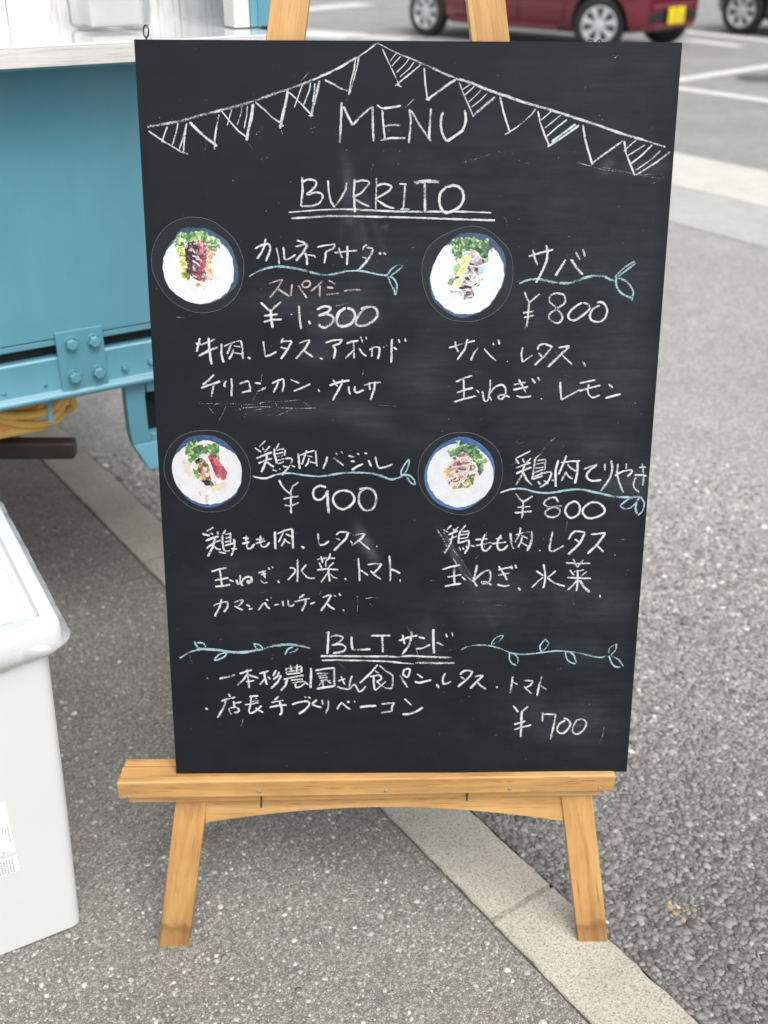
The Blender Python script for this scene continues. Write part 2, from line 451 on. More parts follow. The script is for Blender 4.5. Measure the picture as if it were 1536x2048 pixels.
def tube(bm, pts, r, n=8, closed=False, cap=True):
    pts = [Vector(p) for p in pts]; L = len(pts); rings = []
    up = Vector((0.13, 0.21, 0.97))
    prev = None
    for i, p in enumerate(pts):
        if closed: t = pts[(i+1) % L]-pts[i-1]
        else: t = pts[min(i+1, L-1)]-pts[max(i-1, 0)]
        t.normalize()
        if prev is None: a = t.cross(up).normalized()
        else: a = (prev - t*prev.dot(t)).normalized()
        prev = a; b_ = t.cross(a)
        rr = r[i] if isinstance(r, (list, tuple)) else r
        rings.append([bm.verts.new(p + (a*math.cos(2*math.pi*k/n)+b_*math.sin(2*math.pi*k/n))*rr) for k in range(n)])
    for i in range(L if closed else L-1):
        A, B = rings[i], rings[(i+1) % L]
        for k in range(n): bm.faces.new((A[k], A[(k+1) % n], B[(k+1) % n], B[k]))
    if cap and not closed:
        bm.faces.new(rings[0][::-1]); bm.faces.new(rings[-1])

def lathe(bm, prof, n=32, axis='y'):
    rings = []
    for (r, h) in prof:
        ring = []
        for k in range(n):
            a = 2*math.pi*k/n
            ring.append(bm.verts.new((r*math.cos(a), h, r*math.sin(a)) if axis == 'y' else (r*math.cos(a), r*math.sin(a), h)))
        rings.append(ring)
    for i in range(len(prof)-1):
        for k in range(n): bm.faces.new((rings[i][k], rings[i][(k+1) % n], rings[i+1][(k+1) % n], rings[i+1][k]))
    return rings

def I4(x=0, y=0, z=0, rz=0): return Matrix.Translation((x, y, z)) @ Matrix.Rotation(rz, 4, 'Z')

SMUDGE = [(-951, 6178, 85, 22, 0, 0.143), (-660, 5946, 38, 12, 10, 0.286), (-2055, 2738, 70, 40, 0, 0.072), (1844, 5261, 130, 90, 0, 0.065), (2119, 6659, 90, 60, 0, 0.052), (1867, 2384, 150, 30, 2, 0.091), (2144, 765, 75, 35, 0, 0.13), (-656, 7327, 5, 40, 10, 0.208), (-570, 7218, 4, 60, 14, 0.182), (-713, 7273, 3, 34, -8, 0.182), (-416, 7163, 4, 50, 22, 0.156), (-452, 3182, 26, 6, -66, 0.455), (-533, 3261, 14, 8, -66, 0.325), (611, 3092, 34, 4, -62, 0.208), (742, 2860, 34, 3, -60, 0.182), (1076, 2251, 40, 3, -64, 0.065), (112, 5265, 30, 25, 0, 0.117), (-310, 6435, 40, 60, 0, 0.065), (-1695, 2023, 120, 25, 0, 0.039), (-677, 1248, 40, 30, 0, 0.065), (2954, 4023, 22, 25, 60, 0.26), (2499, 3929, 20, 14, 0, 0.182), (2342, 4465, 30, 12, 0, 0.104), (-1144, 4905, 90, 14, 0, 0.117), (-544, 4781, 60, 16, -25, 0.104), (-1016, 5595, 22, 12, 10, 0.156), (1223, 2590, 60, 20, 0, 0.078), (2047, 2586, 50, 14, 0, 0.091), (2573, 5970, 40, 120, 0, 0.046), (2736, 7706, 30, 8, 5, 0.13), (1609, 7598, 60, 50, 0, 0.052), (248, 7706, 100, 60, 0, 0.033), (2280, 8601, 60, 70, 0, 0.039), (403, 5622, 30, 200, 0, 0.039), (-547, 1984, 40, 14, 0, 0.065), (351, 1841, 14, 30, 10, 0.13), (2413, 1761, 60, 16, 0, 0.078), (2254, 7706, 10, 6, 60, 0.286), (-656, 7108, 3, 6, 0, 0.39), (-256, 7024, 2.5, 3, 0, 0.585)]
CHALK = """
=chalk_bunting|left half of the chalk bunting rising to the middle
g-31 -2910,8099 -2713,8131 -2531,8164 -2292,8228 -2096,8272 -1872,8331 -1691,8383 -1509,8444 -1342,8496 -1190,8545 -1065,8593
w-22 -1065,8593 -954,8638 -849,8682
w-20 -2898,8059 -2750,7957 -2649,7900 -2540,7833 -2461,7813
w-15 -2684,8101 -2722,8019 -2754,7936
w-16 -2563,8138 -2585,8052 -2639,7907
w-18 -2466,8138 -2519,7973 -2562,7867
w-18 -2466,8138 -2497,7999 -2519,7827
w-28 -2434,8152 -2341,8059 -2247,7979 -2138,7899
w-22 -2103,8229 -2137,8105 -2163,7973 -2170,7864
w-17 -2069,8262 -1989,8164 -1895,8059 -1799,7993
w-11 -1960,8288 -1987,8210 -2018,8118
w-11 -1845,8327 -1858,8249 -1907,8125
w-12 -1787,8321 -1795,8236 -1831,8089
w-33 -1722,8347 -1744,8210 -1783,8079 -1807,7960
f-7 -1794,7946 -1767,7900 -1734,7851
w-20 -1698,8362 -1596,8282 -1515,8203 -1412,8142
w-33 -1334,8490 -1359,8366 -1396,8236 -1431,8089
w-22 -1445,8121 -1385,8118
f-13 -1596,8139 -1665,8059 -1718,7999
f-7 -1414,8072 -1398,8006
w-17 -1318,8464 -1234,8392 -1152,8308 -1077,8230
w-11 -1176,8537 -1208,8457 -1266,8312
c-14 -1084,8567 -1094,8496 -1162,8338
c-17 -1035,8561 -1046,8457 -1061,8367
w-33 -985,8593 -1018,8457 -1062,8314 -1087,8207
w-11 -1111,8226 -1056,8226
f-8 -1097,8674 -1147,8625 -1192,8579
w-25 -982,8631 -899,8666 -802,8705 -733,8738 -650,8789 -568,8830
g-14 -568,8830 -499,8865 -431,8919 -390,8957 -346,8969
g-13 -540,8845 -458,8896 -376,8950
w-22 -934,8599 -831,8554 -762,8516 -668,8481
w-16 -584,8830 -602,8702 -637,8587 -663,8445
w-16 -549,8840 -568,8741 -596,8638 -652,8458
f-8 -668,8419 -700,8373 -721,8341
=chalk_bunting|right half of the chalk bunting falling to the board's right edge
g-13 -356,8980 -267,8938 -157,8887 -88,8856
g-19 -88,8856 36,8817 147,8769
g-17 147,8769 258,8728
g-28 258,8728 397,8664 522,8626
w-30 522,8619 675,8581 843,8516 1011,8458 1146,8426
w-14 -294,8921 -232,8798 -169,8677 -98,8535
w-11 -132,8883 -170,8836 -207,8789
w-11 -90,8843 -142,8792 -186,8743
w-12 -2,8817 -32,8773 -134,8677
w-11 57,8786 10,8722 -99,8632
w-19 136,8764 38,8683 -99,8580 -154,8538
w-14 -140,8555 -78,8529
w-18 170,8722 185,8548 211,8406
w-28 216,8403 331,8484 440,8561 525,8610
w-17 189,8406 236,8390
w-19 558,8577 609,8458 668,8341 727,8221
w-11 687,8562 601,8507
w-12 726,8538 623,8448
w-12 802,8503 741,8439 667,8374
w-12 875,8471 805,8400 699,8320
w-28 965,8432 889,8374 726,8237
w-21 1015,8432 1060,8269 1135,8066
w-12 1083,8037 1159,8085
w-30 899,8500 1011,8458 1180,8406 1363,8354 1574,8300 1773,8243 1943,8191 2128,8138 2315,8075 2486,8026 2644,7986
g-22 2644,7986 2774,7946 2900,7912
w-17 1094,8037 1192,8099 1314,8197 1381,8256 1418,8313
w-20 1443,8283 1476,8158 1532,8026 1590,7917
c-12 1592,8283 1482,8191
c-14 1700,8243 1609,8171 1528,8108
c-17 1770,8195 1667,8118 1553,8019
c-25 1870,8148 1754,8066 1612,7962
w-22 1911,8137 1810,8066 1702,7993 1568,7909
w-25 1953,8142 1982,8000 2033,7853 2084,7719
w-25 2083,7733 2164,7800 2258,7866 2409,7973
w-22 2427,7973 2457,7840 2515,7719 2573,7603
w-13 2560,7984 2427,7866
w-17 2662,7933 2581,7880 2480,7816
w-19 2747,7933 2642,7826 2519,7730
w-17 2844,7872 2758,7786 2580,7659
w-22 2953,7860 2817,7753 2587,7609
f-9 1857,7733 2142,7699 2428,7652 2657,7614 2884,7617 2898,7584 2848,7541 2751,7510
f-8 1913,7743 2200,7665 2486,7636 2773,7584 2881,7571
=chalk_word|the heading MENU in white chalk
w-26 -741,8367 -750,8184 -765,7936
w-26 -721,8325 -673,8223 -622,8129
w-28 -622,8129 -513,8236 -399,8328
w-28 -399,8328 -396,8131 -387,7957
w~19 -347,8341 -312,8312 -277,8304
w-26 -277,8304 -194,8315 -80,8333
w-23 -291,8286 -279,8131 -261,7986
w-26 -273,8116 -192,8131 -88,8131
w-25 -312,7968 -205,7993 -23,7993
w-26 9,8299 28,8184 21,8079 8,7938
w-24 26,8289 115,8145 258,7957
w-28 251,8308 240,8145 235,7986
w~30 391,8263 367,8223 367,8105 397,8013 440,7962
w~30 440,7962 523,8019 605,8079 641,8184 627,8289
f-8 614,7733 768,7776 936,7827
f-9 -41,8308 14,8360 62,8406
=chalk_word|the word BURRITO in white chalk
w-25 -1195,7571 -1190,7432 -1213,7257
w~25 -1196,7519 -1126,7546 -1052,7535 -1036,7487 -1095,7424 -1148,7384
w~25 -1148,7376 -1037,7408 -966,7376 -989,7305 -1080,7260 -1213,7257
w-23 -902,7539 -896,7416 -872,7305 -831,7244
w-26 -831,7244 -756,7344 -706,7432 -689,7519
w-23 -601,7550 -612,7400 -599,7192
w~24 -602,7519 -516,7539 -436,7519 -466,7471 -532,7400 -628,7355
w-24 -628,7355 -532,7296 -433,7253
w-20 -354,7566 -358,7384 -363,7184
w~24 -354,7479 -268,7503 -188,7479 -201,7439 -267,7392 -358,7344
w-25 -350,7328 -250,7264 -150,7232
w-19 -94,7503 -12,7498
w-23 -28,7498 -38,7368 -47,7237
c-19 -83,7227 25,7227
w-42 71,7514 194,7534 360,7526
w-31 191,7518 197,7352 200,7184
w~31 443,7479 371,7399 364,7296 399,7216 442,7189 533,7216 606,7272 637,7360 610,7447 534,7487 444,7471
=chalk_underline|double underline beneath the word BURRITO
w-17 -1356,7186 -1197,7201 -965,7217 -732,7225
w-24 -732,7225 -466,7215 -150,7202 183,7200 516,7203 683,7200
w-18 683,7200 958,7192
w-25 -1332,7122 -1132,7132 -899,7148 -666,7148
w-23 -666,7148 -316,7141 17,7136 268,7128
w-22 268,7128 602,7118 1003,7108
=chalk_word|katakana dish name above a blue vine, upper left
w-24 -1753,6783 -1667,6824 -1587,6843
w~26 -1587,6836 -1573,6785 -1597,6715 -1629,6641
w-25 -1625,6894 -1641,6811 -1675,6740 -1729,6670
w-21 -1503,6792 -1485,6721 -1474,6611
w-24 -1424,6804 -1413,6669 -1387,6659
w-23 -1387,6659 -1340,6682 -1287,6718
w-20 -1268,6877 -1173,6851
w-21 -1285,6808 -1146,6843
w-31 -1146,6834 -1194,6746 -1281,6650
w-29 -1174,6740 -1155,6682 -1154,6602
w-18 -1148,6718 -1063,6705 -1060,6682
w-18 -1032,6804 -942,6823 -830,6838
w~25 -830,6833 -850,6791 -917,6759
w-23 -917,6765 -943,6733 -937,6708 -955,6620
w-21 -838,6741 -719,6752 -576,6769
w-20 -787,6797 -769,6733 -746,6682
w-23 -689,6820 -686,6720 -696,6604
w~23 -465,6833 -501,6804 -510,6765
w-21 -465,6803 -391,6791
w-30 -391,6784 -415,6720 -468,6643 -567,6539
w-22 -518,6694 -448,6671
w-25 -320,6746 -303,6722
w-23 -276,6748 -243,6720
=chalk_vine|blue chalk vine line with two leaves under the upper left dish name
b-15 -1829,6469 -1754,6514
b~26 -1754,6514 -1647,6556 -1541,6582
b~32 -1541,6582 -1422,6581 -1316,6566 -1210,6546 -1131,6524
b~29 -1131,6524 -1025,6501 -919,6490 -813,6507 -707,6533
b~21 -707,6533 -547,6539 -415,6515 -308,6493 -222,6487
b~23 -228,6487 -189,6545 -123,6597 -50,6601 -109,6539 -182,6487
b~23 -222,6476 -188,6395 -147,6317 -134,6261
b~21 -134,6261 -114,6330 -124,6408 -168,6461 -199,6474
=chalk_word|pink katakana word above the highest price
p-19 -1601,6389 -1518,6416 -1441,6439
p-23 -1441,6439 -1500,6338 -1596,6227
p-26 -1500,6334 -1441,6292 -1355,6242
p-24 -1330,6384 -1341,6318 -1351,6239
p-23 -1260,6370 -1214,6298 -1162,6226
p~24 -1172,6423 -1213,6390 -1200,6351 -1147,6351 -1120,6390 -1146,6423 -1186,6420
p-22 -973,6425 -1047,6357 -1118,6302
p-24 -1007,6370 -1012,6318 -1015,6246
p-23 -907,6430 -827,6386
p-23 -927,6350 -854,6341
p-23 -935,6263 -788,6285
p-26 -728,6307 -641,6320 -541,6322
=chalk_price|yen 1,300 in white chalk
w-25 -1700,6171 -1645,6121 -1596,6071
w-26 -1463,6184 -1531,6128 -1593,6068
w-32 -1590,6095 -1582,5988 -1571,5879
w-23 -1668,6018 -1500,6039
w-25 -1674,5946 -1582,5975 -1461,5978
w-28 -1257,6140 -1253,6001 -1235,5865
w-26 -1146,5964 -1126,5924
w~29 -1046,6091 -963,6131 -889,6113 -923,6067 -1031,6021
w~32 -1031,6021 -924,6041 -857,6001 -871,5941 -965,5881 -1032,5921
w~35 -709,6117 -789,6060 -817,5974 -797,5914 -723,5900 -642,5940 -602,6014 -628,6087 -695,6113
w~32 -467,6122 -534,6067 -588,5974 -588,5920 -508,5907 -413,5947 -340,6026 -360,6106 -441,6126 -534,6100
w-18 -1353,6041 -1337,6036
=chalk_word|ingredient line of beef, lettuce and avocado
w-26 -2427,5760 -2447,5688 -2473,5597
w-27 -2480,5696 -2413,5683 -2248,5745
w-29 -2326,5765 -2323,5659 -2314,5534 -2303,5448
w-28 -2456,5544 -2359,5597 -2223,5654
w-27 -2175,5697 -2183,5573 -2160,5471
w-19 -2146,5664 -2048,5707 -1952,5733
w-24 -1952,5733 -1938,5697 -1932,5611 -1930,5514
w-27 -2048,5716 -2079,5649 -2115,5573
w-17 -2030,5668 -1959,5657
w-27 -2032,5635 -2053,5582 -2094,5510
w-17 -2028,5587 -1938,5570
w-27 -1869,5538 -1841,5512
w-20 -1684,5720 -1675,5629 -1667,5545
w-24 -1667,5543 -1611,5557 -1533,5600
w~24 -1453,5763 -1463,5730 -1478,5696
w-21 -1463,5720 -1348,5729
w-27 -1348,5725 -1398,5629 -1482,5514
w-20 -1484,5653 -1412,5637
w-18 -1262,5698 -1204,5724 -1132,5739
w-24 -1137,5734 -1186,5648 -1304,5518
w-24 -1206,5614 -1159,5576 -1099,5537
w-25 -1023,5520 -984,5518
w-21 -952,5705 -867,5735 -754,5745
w-24 -754,5743 -790,5695 -867,5671
w-26 -867,5671 -834,5628 -844,5570 -857,5520
w-25 -706,5697 -637,5723 -562,5731
w-22 -622,5728 -618,5628 -616,5522
w-22 -618,5623 -666,5575 -719,5522
w-21 -558,5642 -522,5589 -471,5548
w-21 -543,5783 -512,5714
w-19 -478,5779 -464,5744
w-22 -440,5625 -387,5651 -315,5661
w-25 -404,5666 -401,5608 -408,5542
w~25 -320,5661 -315,5598 -336,5516
w-27 -273,5656 -260,5654
w-24 -238,5680 -223,5667
w-27 -168,5756 -173,5627 -174,5472
w-22 -148,5655 -110,5627
w-20 -92,5749 -75,5708
w-18 -13,5761 -7,5720
=chalk_word|ingredient line of chili con carne and salsa
w-27 -2279,5326 -2354,5253 -2419,5205
w-25 -2440,5167 -2337,5204 -2209,5245
w-26 -2277,5251 -2294,5175 -2321,5062
w~27 -2127,5258 -2152,5233 -2163,5204 -2152,5175
w-24 -2077,5282 -2071,5194 -2082,5068
w-24 -1983,5218 -1875,5254
w-25 -1875,5254 -1858,5194 -1857,5120
w-24 -1960,5113 -1855,5135
w-24 -1798,5228 -1726,5221
w-26 -1769,5125 -1669,5174
w-23 -1595,5222 -1527,5256 -1458,5276
w-24 -1458,5276 -1453,5203 -1474,5119
w-23 -1507,5276 -1533,5203 -1578,5113
w-20 -1378,5271 -1270,5227
w-24 -1342,5129 -1242,5168 -1137,5219
w-19 -1051,5155 -1029,5125
w-25 -910,5199 -793,5240 -672,5260
w-21 -866,5268 -842,5221 -811,5184
w-25 -754,5271 -774,5201 -823,5113 -875,5019
w-23 -679,5191 -682,5142 -663,5091
w~25 -607,5191 -611,5152 -600,5120 -575,5114 -502,5147
w-23 -500,5202 -405,5230 -298,5239
w-23 -436,5238 -434,5191 -423,5146
w-25 -366,5247 -376,5161 -422,5023
=chalk_word|half erased katakana word in faint chalk
f-8 -2361,4967 -2349,4919 -2302,4859
f-11 -2330,4954 -2259,4973 -2151,4978
f-8 -2151,4978 -2164,4909 -2247,4765
f-10 -2052,4884 -1998,4913 -1909,4948
f-8 -1957,4968 -1989,4888 -2033,4789
f-10 -1899,4965 -1911,4878 -1938,4807
f-11 -1786,4977 -1688,4999
f-10 -1818,4896 -1744,4913 -1666,4927
f-10 -1738,4977 -1736,4848 -1688,4830 -1589,4853
f-10 -1555,4988 -1539,4907 -1520,4877
f-10 -1551,4828 -1502,4850 -1433,4877 -1344,4929
f-7 -2473,4979 -2336,4978 -2093,4976 -1821,4965 -1654,5001 -1459,5006 -1264,5025 -1168,4956 -1084,4896
f-7 -1997,4923 -1704,4942 -1510,4927 -1217,4921 -1084,4926
=chalk_word|katakana dish name above a blue vine, upper right
w-25 1406,6705 1536,6746 1687,6784
w-25 1451,6782 1476,6690 1511,6607
w~29 1601,6833 1619,6772 1614,6659 1567,6535 1504,6408
w-30 1838,6674 1787,6586 1724,6485
w-30 1897,6674 1967,6581 2046,6498
w-23 1947,6759 2002,6671
w-23 2029,6794 2058,6704
=chalk_vine|blue chalk vine line with two leaves under the upper right dish name
b~23 1306,6395 1381,6431 1455,6447
b~29 1455,6447 1561,6447 1668,6421 1775,6405
b~33 1775,6405 1882,6405 1987,6431 2090,6472 2195,6488 2302,6482
b~29 2302,6482 2368,6446 2427,6441
b~24 2414,6472 2469,6529 2528,6586 2635,6653
b~24 2635,6653 2642,6627 2562,6565 2451,6472
b~27 2436,6461 2441,6389 2483,6315 2551,6263 2633,6237
b~26 2430,6472 2517,6446 2584,6399 2643,6315 2641,6263 2635,6200
=chalk_price|yen 800 in white chalk, upper right
w-21 1376,6301 1400,6238 1435,6181
w-20 1553,6280 1496,6233 1440,6181
w-26 1433,6181 1429,6065 1417,5895
w-22 1365,6059 1493,6080
w-22 1378,6006 1500,6033
w~27 1764,6112 1669,6201 1687,6264 1760,6287 1836,6264 1851,6180 1764,6112 1676,6043 1690,5979 1778,5942 1829,5990 1815,6053 1748,6112
w~27 2054,6180 1982,6138 1911,6064 1903,6006 1969,5974 2053,6021 2144,6106 2130,6159 2065,6180
w~27 2264,6153 2187,6106 2154,6037 2173,5979 2239,5957 2313,5979 2355,6074 2323,6158 2267,6190 2230,6179
=chalk_word|ingredient line of mackerel and lettuce
w-24 505,5649 665,5696 810,5736
w-25 579,5725 585,5660 621,5597
w-26 722,5754 696,5637 604,5506
w-28 853,5652 807,5593 765,5498
w-18 923,5640 976,5578 1067,5498
w-21 1023,5707 1038,5681
w-24 1087,5746 1104,5692
w-19 1199,5493 1207,5487
w-21 1381,5658 1365,5578 1384,5478
w-20 1384,5478 1433,5519 1498,5566
w~24 1631,5701 1573,5680 1553,5629
w-25 1631,5701 1735,5662
w-28 1732,5672 1652,5563 1528,5445
w-21 1570,5592 1616,5541
w-25 1806,5653 1932,5676
w-33 1933,5672 1842,5577 1688,5423
w-19 1850,5565 1981,5452
w-25 2100,5491 2137,5432
=chalk_word|ingredient line of onion and lemon
w-24 595,5243 690,5287 790,5321
w-23 687,5284 696,5165 697,5038
w-24 613,5113 709,5150 804,5172
w-24 579,5000 712,5042 844,5075
w-19 845,5150 880,5112
w~23 917,5135 942,5022 987,5030 1007,5164 1008,5269
w-22 1000,5075 1031,5022
w~26 1006,5104 1063,5179 1151,5209 1198,5149 1179,5059 1127,5037 1111,5074 1155,5089 1245,5062
w-24 1277,5208 1431,5241
w-24 1283,5149 1463,5186
w-24 1348,5275 1396,5193 1443,5118
w~24 1326,5077 1394,5059 1505,5073
w-23 1500,5285 1550,5230
w-21 1568,5304 1602,5255
w-23 1625,5046 1633,5036
w-24 1845,5244 1854,5133 1871,5028
w-23 1871,5028 1986,5095 2087,5154
w-21 2080,5229 2170,5251 2265,5269
w-24 2073,5135 2190,5169 2328,5206
w~21 2187,5221 2185,5117 2241,5057 2328,5087
w-24 2427,5221 2479,5176
w-24 2398,5049 2492,5079 2580,5098
=chalk_word|kanji and katakana dish name above a blue vine, lower left
w-16 -1692,4524 -1768,4447
w-22 -1825,4437 -1742,4379
w-19 -1733,4437 -1712,4411
w-24 -1637,4457 -1706,4381
w-23 -1808,4301 -1714,4345 -1614,4381
w-23 -1785,4242 -1694,4286 -1618,4301
w-28 -1685,4352 -1680,4293 -1718,4205 -1751,4132
w-24 -1674,4257 -1639,4220 -1597,4198
w-19 -1529,4490 -1563,4425
w~28 -1584,4432 -1588,4366 -1575,4308 -1560,4242
w-18 -1577,4403 -1470,4425
w-24 -1456,4417 -1465,4337
w-17 -1569,4359 -1478,4381
w-17 -1569,4320 -1479,4340
w-18 -1559,4276 -1473,4300
w-21 -1553,4234 -1474,4264
w~28 -1473,4300 -1380,4300 -1396,4219 -1447,4160 -1506,4094
w-22 -1619,4164 -1562,4146
w-21 -1533,4175 -1519,4161
w-22 -1489,4205 -1411,4190
w-21 -1382,4216 -1340,4197
w-28 -1298,4366 -1291,4263 -1283,4167
w-18 -1273,4344 -1187,4380 -1101,4402
w-23 -1087,4402 -1081,4306 -1072,4201
w-21 -1194,4409 -1231,4307 -1258,4226
w-17 -1202,4339 -1117,4321
w-22 -1167,4307 -1182,4248 -1215,4204
w-20 -1160,4263 -1082,4245
w-28 -946,4328 -960,4262 -1001,4174
w-27 -874,4313 -818,4269 -747,4214
w-21 -843,4372 -824,4347
w-21 -781,4390 -757,4367
w-28 -689,4338 -618,4323
w-27 -661,4273 -611,4264
w-28 -650,4158 -575,4209 -511,4234
w-19 -589,4367 -558,4352
w-24 -497,4371 -461,4363
w-24 -447,4283 -411,4202
w-22 -361,4326 -347,4246 -321,4179
w-27 -321,4179 -232,4198 -154,4230
=chalk_vine|blue chalk vine line with two leaves under the lower left dish name
w~24 -1861,4080 -1779,4058 -1693,4055 -1592,4094
b~23 -1592,4094 -1491,4116 -1377,4116 -1234,4093 -1062,4078 -948,4088
b~27 -948,4088 -804,4114 -661,4126 -518,4125 -403,4116
b~31 -403,4116 -289,4083 -174,4041 -102,4053
b-22 -102,4053 -31,4079
b~21 -38,4082 -46,4142 -3,4230 50,4296
b~21 50,4296 42,4215 5,4127 -38,4085
b~22 -24,4097 55,4089 114,4030 126,3970
b~21 126,3970 71,4000 27,4067
=chalk_price|yen 900 in white chalk
w~23 -1539,4031 -1509,3968 -1467,3908 -1413,3863
w-25 -1304,4005 -1373,3953 -1407,3863
w-28 -1399,3878 -1401,3744 -1401,3608
w-25 -1491,3792 -1397,3811 -1303,3826
w~23 -1478,3711 -1399,3706 -1305,3743
w~28 -964,3937 -1035,3959 -1107,3922 -1126,3848 -1095,3788 -1023,3787 -972,3847 -950,3892
w-37 -950,3907 -948,3757 -935,3603
w~31 -791,3899 -864,3847 -879,3757 -822,3681 -750,3659 -663,3711 -619,3786 -655,3868 -734,3899 -791,3891
w~33 -489,3928 -554,3861 -564,3756 -518,3665 -446,3643 -374,3695 -352,3800 -381,3890 -453,3928 -561,3913
=chalk_word|kanji and hiragana dish name running to the right edge
w-18 1524,4398 1443,4354 1358,4310
w-27 1346,4304 1392,4240
w-22 1432,4303 1459,4246
w-24 1531,4309 1472,4233
w-27 1354,4183 1448,4221 1533,4252
w-27 1360,4113 1451,4157 1548,4195
w-27 1455,4214 1435,4100 1366,3970
w-24 1446,4132 1493,4036 1565,3965
w-22 1652,4359 1586,4303
w-27 1586,4303 1574,4163 1561,4036
w-18 1606,4277 1716,4296
w-27 1714,4290 1710,4163
w-20 1596,4233 1700,4252
w-20 1592,4182 1696,4195
w-21 1582,4125 1691,4169
w-21 1578,4074 1688,4118
w-24 1565,4042 1689,4086
w~27 1657,4118 1786,4131 1777,4061 1743,3997 1659,3939
w-23 1630,4016 1663,3978
w-22 1704,4029 1762,3984
w-26 1803,4035 1829,4022
w-29 1871,4283 1841,4150 1855,3945
w-21 1903,4251 2026,4270 2137,4273
w-33 2109,4276 2110,4136 2091,3989
w-26 1966,4340 1929,4226 1880,4099
w-21 1978,4238 2031,4181 2095,4143
w-27 1977,4137 1949,4086 1922,4022
w-21 1972,4124 2012,4073 2063,4047
w-21 2180,4164 2252,4199 2349,4231
w~28 2349,4225 2267,4161 2227,4098 2249,4046 2312,4021 2408,4033
w-24 2441,4237 2447,4154
w~29 2516,4281 2536,4173 2509,4046 2414,3892
w~23 2575,4086 2652,4135 2762,4160 2782,4134 2730,4077
w-27 2602,4237 2598,4109 2637,3994 2692,3872
w-22 2707,4243 2705,4173
w-23 2865,4191 2951,4197
w-24 2816,4096 2903,4096 2966,4083
w-26 2898,4248 2922,4134 2932,4032 2923,3961
w~21 2836,4070 2811,3993 2828,3929 2888,3877
=chalk_vine|blue chalk vine line with leaves under the lower right dish name
w~22 1177,3870 1275,3908 1374,3923
b~25 1374,3923 1473,3918 1574,3888 1674,3871 1774,3868 1873,3881
b~28 1873,3881 1996,3903 2120,3916 2220,3905 2296,3886
b~31 2296,3886 2422,3860 2548,3829 2674,3814 2774,3813
b-22 2774,3813 2910,3826
b~23 2910,3826 2787,3800 2704,3742 2669,3697 2734,3664 2820,3696 2910,3826
b~28 2898,3819 2866,3748 2859,3670 2883,3592
b~20 2911,3819 2961,3735 2948,3644 2897,3576
=chalk_price|yen 800 in white chalk, lower right
w-26 1364,3863 1410,3798 1462,3753
w-25 1579,3833 1516,3785 1462,3753
w-28 1462,3759 1462,3649 1452,3538
w-22 1394,3682 1552,3694
w-25 1361,3613 1461,3620 1576,3633
w~27 1898,3751 1852,3810 1765,3791 1718,3733 1770,3693 1858,3687 1922,3647 1901,3582 1827,3554 1751,3583 1748,3635 1833,3687 1944,3706
w~28 2079,3757 2013,3712 1986,3634 2027,3562 2090,3549 2162,3608 2163,3699 2116,3757 2073,3757
w~28 2304,3750 2220,3685 2206,3614 2266,3548 2354,3548 2451,3594 2479,3646 2431,3717 2354,3750 2292,3744
=chalk_word|ingredient line of chicken and lettuce, left column
w-25 -2365,3426 -2452,3371
w-29 -2507,3341 -2416,3317
w-26 -2416,3353 -2371,3337
w-26 -2314,3375 -2313,3330
w-29 -2467,3249 -2378,3289 -2300,3309
w-29 -2461,3151 -2371,3223 -2282,3258
w-31 -2349,3284 -2383,3171 -2451,3043
w-27 -2377,3192 -2335,3151 -2282,3130
w-29 -2214,3395 -2250,3334
w-30 -2260,3335 -2259,3222 -2244,3120
w-21 -2221,3334 -2153,3349
w-30 -2157,3360 -2162,3222
w-20 -2223,3283 -2159,3298
w-20 -2230,3232 -2161,3253
w-22 -2231,3186 -2118,3222
w~27 -2117,3273 -2110,3191 -2132,3119 -2158,3049
w-24 -2312,3104 -2221,3084
w-22 -2239,3114 -2171,3119
w-25 -2155,3145 -2082,3145
w-24 -2005,3288 -1932,3282
w-24 -2017,3211 -1929,3236
w~27 -1965,3318 -1963,3221 -1946,3149 -1897,3165 -1866,3211
w-24 -1845,3267 -1738,3277
w-24 -1847,3216 -1729,3251
w~27 -1786,3318 -1793,3231 -1770,3174 -1721,3179 -1676,3230
w-30 -1605,3373 -1608,3251 -1604,3138
w-21 -1577,3342 -1484,3383 -1391,3408
w-29 -1391,3405 -1389,3291 -1386,3147
w-25 -1488,3408 -1524,3311 -1565,3230
w-21 -1475,3342 -1408,3306
w-26 -1481,3281 -1496,3240 -1532,3179
w-22 -1477,3250 -1419,3214
w-30 -1284,3178 -1245,3152
w-25 -1071,3347 -1069,3248 -1052,3192
w-26 -1052,3192 -994,3203 -936,3247
w~21 -845,3324 -803,3363 -703,3362
w~30 -703,3357 -719,3291 -794,3208 -879,3119
w-21 -851,3286 -799,3258
w-22 -614,3326 -488,3347
w-29 -488,3345 -530,3284 -657,3185
w-19 -672,3246 -646,3218
w-24 -572,3262 -509,3201 -430,3134
w-21 -345,3184 -338,3169
=chalk_word|ingredient line of onion, greens and tomato, left column
w-25 -2415,2843 -2316,2877 -2220,2894
w-25 -2311,2872 -2296,2768 -2290,2648
w-25 -2376,2728 -2203,2762
w-26 -2374,2645 -2276,2653 -2186,2671
w-21 -2194,2736 -2141,2710
w~28 -2106,2736 -2088,2678 -2063,2694 -2054,2803
w-25 -2058,2704 -2030,2652
w~28 -2053,2694 -1997,2761 -1928,2772 -1915,2724 -1950,2693 -1969,2719 -1900,2709
w-24 -1828,2828 -1730,2854
w-24 -1795,2802 -1731,2818
w-25 -1769,2859 -1742,2755
w~21 -1807,2729 -1763,2695 -1709,2701
w-21 -1704,2899 -1680,2869
w-20 -1655,2911 -1641,2892
w-24 -1591,2723 -1567,2694
w~23 -1435,2894 -1377,2884 -1368,2837 -1463,2728
w-25 -1335,3003 -1333,2858 -1341,2706
w-25 -1224,2935 -1289,2857
